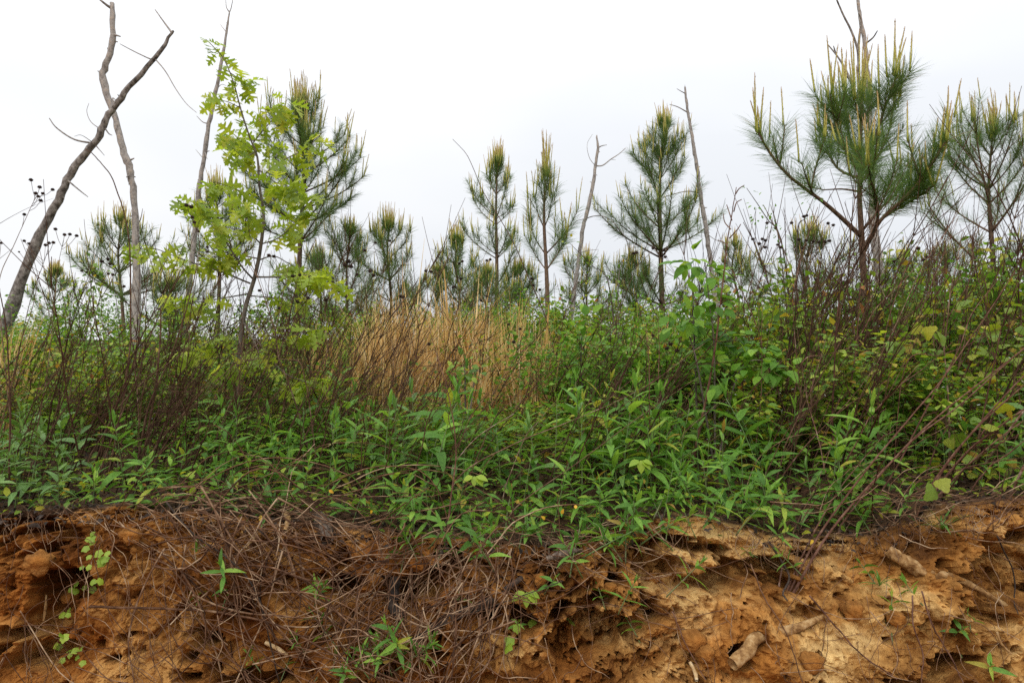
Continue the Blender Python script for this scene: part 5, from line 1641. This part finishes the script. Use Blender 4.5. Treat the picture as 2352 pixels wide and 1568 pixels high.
fallen(80, (320, 680), (1130, 1360), (48, 34), (150, 420), (.0014, .0042), 50, 'dead stem sliding down the left bank', 'fallen stems down the left of the bank')
fallen(75, (250, 900), (1120, 1215), (8, 14), (120, 420), (.0014, .003), 40, 'dead stem along the left lip of the bank', 'fallen stems along the left lip', .06)
fallen(70, (350, 1150), (1250, 1540), (-22, 34), (120, 360), (.0011, .0034), 40, 'dead stem slanting over the clay', 'fallen stems slanting over the clay')
fallen(120, (860, 1190), (1200, 1450), (115, 18), (130, 330), (.0011, .0034), 35, 'dead stem hanging under the middle weeds', 'fallen stems hanging under the weeds', .07)
fallen(45, (0, 900), (1380, 1560), (12, 30), (120, 420), (.0012, .0028), 25, 'dead stem lying low on the left clay', 'fallen stems low on the left', .06)
fallen(70, (0, 450), (1180, 1500), (80, 28), (70, 240), (.001, .002), 12, 'thin root on the left clay', 'thin roots on the left of the clay', .02)
fallen(70, (1250, 2350), (1230, 1540), (65, 30), (60, 260), (.001, .002), 14, 'thin root on the bare right clay', 'thin roots on the right of the clay', .02)
fallen(50, (1000, 1500), (1200, 1300), (10, 18), (90, 300), (.0012, .0024), 14, 'dead stem on the lip under the weeds', 'fallen stems along the middle lip', .05)
fallen(60, (1700, 2350), (1120, 1230), (-8, 22), (90, 260), (.0012, .0024), 8, 'dead stem along the lip at the right', 'fallen stems along the right lip', .04)
for i in range(420):
    px = rng.uniform(0, 2352)
    py = np.interp(px, EDGE_PX, EDGE_PY) + rng.normal(8, 14)
    P = draped(px, py, rng.normal(90, 35), rng.uniform(20, 80), 0.003, rng.uniform(0.004, .03), rng.normal(0, .2))
    tangle.tube(smooth_path(P + np.cumsum(rng.normal(0, .003, P.shape), 0), 9), rng.uniform(.0007, .0016), 3, rng.random(), cap=False)
# long canes over the tangle
for lab, pts, r in [
    ('long pale cane sweeping down across the tangle to the bottom edge', [(205, 1392), (330, 1392), (480, 1402), (640, 1432), (780, 1490), (920, 1572)], .0052),
    ('long speckled cane slanting down through the upper tangle', [(465, 1115), (510, 1190), (560, 1275), (650, 1330), (760, 1390), (940, 1470)], .0042),
    ('dark cane crossing the tangle from the left lip', [(385, 1150), (450, 1220), (530, 1290), (590, 1370), (620, 1470), (640, 1570)], .0042),
    ('thin straight stem lying level across the middle of the clay', [(700, 1368), (850, 1360), (1000, 1372), (1120, 1370)], .0028),
    ('reddish stem slanting up right over the dark log', [(900, 1490), (1000, 1440), (1120, 1390), (1290, 1330)], .003),
    ('thin grey root curling down at the far left of the clay', [(150, 1160), (175, 1220), (180, 1280), (200, 1340)], .0026),
    ('pale thin stem standing on the left clay', [(262, 1250), (250, 1310), (246, 1380)], .002),
    ('long stem slanting down right over the bare clay', [(1710, 1285), (1760, 1380), (1800, 1450), (1840, 1560)], .0028),
    ('red stem slanting down right beside the pale log', [(1850, 1360), (1920, 1440), (1980, 1510), (2060, 1570)], .0034),
    ('straight red stem lying down the right clay', [(2085, 1360), (2100, 1430), (2115, 1500), (2125, 1570)], .003),
    ('second straight red stem lying down the right clay', [(2105, 1350), (2140, 1430), (2170, 1500), (2210, 1570)], .003),
    ('black root hanging down the far right clay', [(2290, 1230), (2300, 1300), (2310, 1370), (2340, 1410)], .003),
    ('black root hanging under the weeds on the right clay', [(1770, 1250), (1785, 1300), (1800, 1360), (1810, 1380)], .005),
    ('thin pair of red stems slanting over the middle clay', [(1540, 1400), (1570, 1470), (1620, 1560)], .0024),
]:
    P = np.array([bank_pt(min(a, 2350), min(b, 1566), 0.025 + 0.02 * (i % 2)) if b > 1185 else at(a, b, min(2.95, bank_y(a, 1190))) for i, (a, b) in enumerate(pts)])
    P[:, 1] = np.minimum(P[:, 1], np.convolve(np.pad(P[:, 1], 1, mode='edge'), np.ones(3) / 3, 'valid'))
    S = smooth_path(P, 24)
    S = S + np.cumsum(rng.normal(0, .0012, S.shape), 0)
    mb = MB(); mb.tube(S - S[0], np.linspace(r, r * .6, 24), 6, rng.random() * (0.5 if 'black' in lab else 1), rough=0.06)
    o = link('fallen_cane', mb.mesh('fallen_cane', M_char if 'black' in lab or 'dark' in lab else (M_cane if 'red' in lab else M_litter))); o.location = S[0]
    tag(o, lab, 'dead stem')
tag(link('stem_litter', tangle.mesh('stem_litter', M_litter)), 'tangle of fallen dead stems draped over the bank', 'stem litter', kind='stuff')


# ---------------------------------------------------------------- roots, logs, stubs
def rough_log(name, label, pts, widths, mat, cat, off=0.0, n=40, k_=14, rough=0.12, hollow=False, parts=True):
    P = np.array([bank_pt(a, b, off) for a, b in pts])
    P[:, 1] = np.linspace(P[0, 1], P[-1, 1], len(P))
    D = P[:, 1].mean()
    S = smooth_path(P, n)
    R = np.interp(np.linspace(0, 1, n), np.linspace(0, 1, len(widths)), np.array(widths) / FPX * D * .5)
    base = S[0].copy()
    root = thing(name, label, cat, base)
    T = unit(np.gradient(S, axis=0)); ref = np.array([0, 1.0, 0.2])
    N = unit(np.cross(T, ref)); B = np.cross(T, N)
    a = np.arange(k_) * 2 * math.pi / k_
    ii, jj = np.meshgrid(np.arange(n), np.arange(k_), indexing='ij')
    rr = R[:, None] * (1 + rough * 1.6 * perlin(ii * .25, np.cos(a)[jj] * 1.5 + 5, np.sin(a)[jj] * 1.5 + base[0]) + rng.uniform(-rough, rough, (n, k_)) * .35)
    V = S[:, None] + rr[..., None] * (np.cos(a)[None, :, None] * N[:, None] + np.sin(a)[None, :, None] * B[:, None])
    i = np.arange(n - 1)[:, None] * k_; j = np.arange(k_)[None]
    f4 = np.stack([i + j, i + (j + 1) % k_, i + k_ + (j + 1) % k_, i + k_ + j], -1).reshape(-1, 4)
    mb = MB(); mb.add(V.reshape(-1, 3) - base, None, f4, 0.5)
    body = link('wood', mb.mesh('wood', mat), root)
    # broken end face, set inside the rim
    mb = MB()
    ring = V[0] - base
    c = ring.mean(0)
    inner = c + (ring - c) * .55 + T[0] * R[0] * (0.9 if hollow else .25)
    cc = c + T[0] * R[0] * (1.6 if hollow else .1)
    VV = np.vstack([ring, inner, cc[None]])
    f4 = [[q, (q + 1) % k_, k_ + (q + 1) % k_, k_ + q] for q in range(k_)]
    f3 = [[k_ + q, k_ + (q + 1) % k_, 2 * k_] for q in range(k_)]
    mb.add(VV, f3, f4, 0.2)
    link('broken_end', mb.mesh('broken_end', mat), root)
    return root


rough_log('broken_root', 'pale broken root with a hollow end sticking out of the clay low on the right', [(1682, 1524), (1720, 1496), (1760, 1482), (1830, 1450), (1890, 1415)], [28, 31, 28, 22, 10], M_root, 'root', 0.028, hollow=True, rough=0.05)
rough_log('weathered_root', 'weathered pale root slanting down the right of the clay', [(2040, 1262), (2080, 1290), (2150, 1325), (2220, 1340), (2270, 1372), (2296, 1418)], [24, 30, 24, 17, 12, 8], M_root, 'root', -0.002, rough=0.4)
rough_log('rotten_stub', 'grey splintered wood stub at the lip left of centre', [(722, 1180), (735, 1210), (752, 1240)], [22, 34, 26], M_rot, 'stub', 0.02, rough=0.35)
rough_log('rotten_stub', 'pale narrow wood splinter at the lip beside the grey stub', [(648, 1170), (652, 1195), (655, 1218)], [9, 13, 8], M_root, 'stub', 0.02, rough=0.3)
rough_log('dark_root_stub', 'dark charred root stub hanging out of the clay below the weeds', [(908, 1325), (912, 1370), (922, 1420)], [24, 26, 22], M_char, 'root', 0.03, rough=0.25)
rough_log('rotten_log', 'dark rotten log slanting up under the hanging stems', [(945, 1480), (1020, 1440), (1110, 1390), (1200, 1325)], [10, 22, 20, 10], M_char, 'log', 0.02, rough=0.25)
rough_log('bark_slab', 'curved grey bark slab at the lip under the middle weeds', [(1255, 1282), (1290, 1272), (1330, 1262)], [10, 20, 8], M_rot, 'bark', 0.03, rough=0.2)
for lab, pts, w in [('lichen-speckled pale twig on the upper left clay', [(564, 1258), (578, 1240), (590, 1222)], [9, 9, 8]), ('short pale splinter on the left clay', [(100, 1425), (103, 1395), (106, 1365)], [5, 6, 4]), ('short pale twig poking from the low tangle', [(610, 1475), (640, 1490), (660, 1505)], [10, 10, 8]), ('curved pale splinter low on the right clay', [(1585, 1520), (1598, 1545), (1600, 1562)], [8, 10, 7]), ('pale straw splinter low at the far right', [(2290, 1450), (2305, 1480), (2322, 1500)], [5, 5, 4])]:
    rough_log('pale_twig', lab, pts, w, M_root, 'twig', 0.03, n=12, k_=7, rough=0.2)

# fallen clods of clay held in the face
for i, (px, py, s) in enumerate([(1590, 1470, 26), (1620, 1500, 20), (1500, 1330, 16), (300, 1230, 22), (90, 1290, 30), (1960, 1400, 24), (1860, 1520, 26), (860, 1330, 18), (1240, 1330, 16), (2060, 1420, 18), (1400, 1350, 16), (160, 1370, 20)]):
    p = bank_pt(px, py, 0.0)
    r = s / FPX * 2.7
    n1, n2 = 20, 12
    th, ph = np.meshgrid(np.linspace(0, 2 * math.pi, n1, endpoint=False), np.linspace(0.05, math.pi - .05, n2), indexing='ij')
    d = np.stack([np.sin(ph) * np.cos(th), np.sin(ph) * np.sin(th), np.cos(ph)], -1)
    rad = 1 + 0.35 * fbm(d[..., 0] * 1.6 + i, d[..., 1] * 1.6, d[..., 2] * 1.6, 4)
    V = d * rad[..., None] * r * np.array([1.1, .8, .85])
    ii = np.arange(n1)[:, None]; jj = np.arange(n2 - 1)[None]
    f = np.stack([ii * n2 + jj, ((ii + 1) % n1) * n2 + jj, ((ii + 1) % n1) * n2 + jj + 1, ii * n2 + jj + 1], -1).reshape(-1, 4)
    mb = MB(); mb.add(V.reshape(-1, 3), None, f, 0.0)
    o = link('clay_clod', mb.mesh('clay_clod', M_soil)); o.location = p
    tag(o, 'orange clay lump in the bank face, ' + ['beside the pale broken root', 'just above the pale broken root', 'in the middle of the bare clay', 'at the upper left of the clay', 'large one at the left edge', 'below the weathered root', 'low right of the broken root',
             'under the grey splintered stub', 'under the grey bark slab', 'between the two pale roots', 'at the left end of the bare clay', 'beside the trailing vine'][i], 'clod', 'clay lumps in the bank face')

# ---------------------------------------------------------------- ground cover and leaf litter on the slope (uncountable)
gc = MB()
N = 9000
y = 2.95 + rng.beta(1, 1.3, N) * 3.2
x = rng.uniform(-0.95, 0.95, N) * y
P = np.stack([x, y, gz(x, y) + np.abs(rng.normal(0.05, .05, N))], 1)
d = unit(rng.normal(size=(N, 3)) * np.array([1, 1, .4]))
gc.scatter(ovate(.28, .2, .2, 4), frames(d, np.array([0, 0, 1.0]) + rng.normal(0, .3, (N, 3)), rng.uniform(.02, .055, N)), P, rng.random(N) * .9)
tag(link('ground_cover', gc.mesh('ground_cover', M_bramble)), 'low small-leaved ground cover under the weeds', 'ground cover', kind='stuff')
lt = MB()
N = 7000
y = 2.82 + rng.beta(1, 1.6, N) * 2.2
x = rng.uniform(-0.95, 0.95, N) * y
P = np.stack([x, y, gz(x, np.maximum(y, Y_EDGE)) + 0.012 - np.clip(2.92 - y, 0, 1) * .5], 1)
d = unit(rng.normal(size=(N, 3)) * np.array([1, 1, .2]))
lt.scatter(ovate(.3, .4, .3, 4), frames(d, np.array([0, 0, 1.0]) + rng.normal(0, .4, (N, 3)), rng.uniform(.014, .036, N)), P, rng.random(N))
tag(link('leaf_litter', lt.mesh('leaf_litter', M_char)), 'brown leaf litter along the lip and under the weeds', 'leaf litter', kind='stuff')

# a few yellow leaves near the lip
YM = meshes_of([ovate(.3, .3, .3, 5)], M_yellow)
for px, py in [(1322, 1168), (1290, 1180), (1252, 1192), (600, 1182), (856, 1172), (1868, 1240), (1075, 1280), (755, 1125), (1590, 1140)]:
    p = at(px, py, 2.86)
    o = link('yellow_leaf', YM[0]); o.matrix_basis = mat4(frames(rng.normal(size=(1, 3)), np.array([[0, -1, .6]]), [0.024])[0], p)
    tag(o, 'small fallen yellow leaf caught in the weeds at the lip', 'leaf', 'yellow leaves at the lip')

print('objects', len(bpy.data.objects), 'oak leaves', n_oak, 'tris', sum(len(m.loops) - 2 * len(m.polygons) for m in bpy.data.meshes))
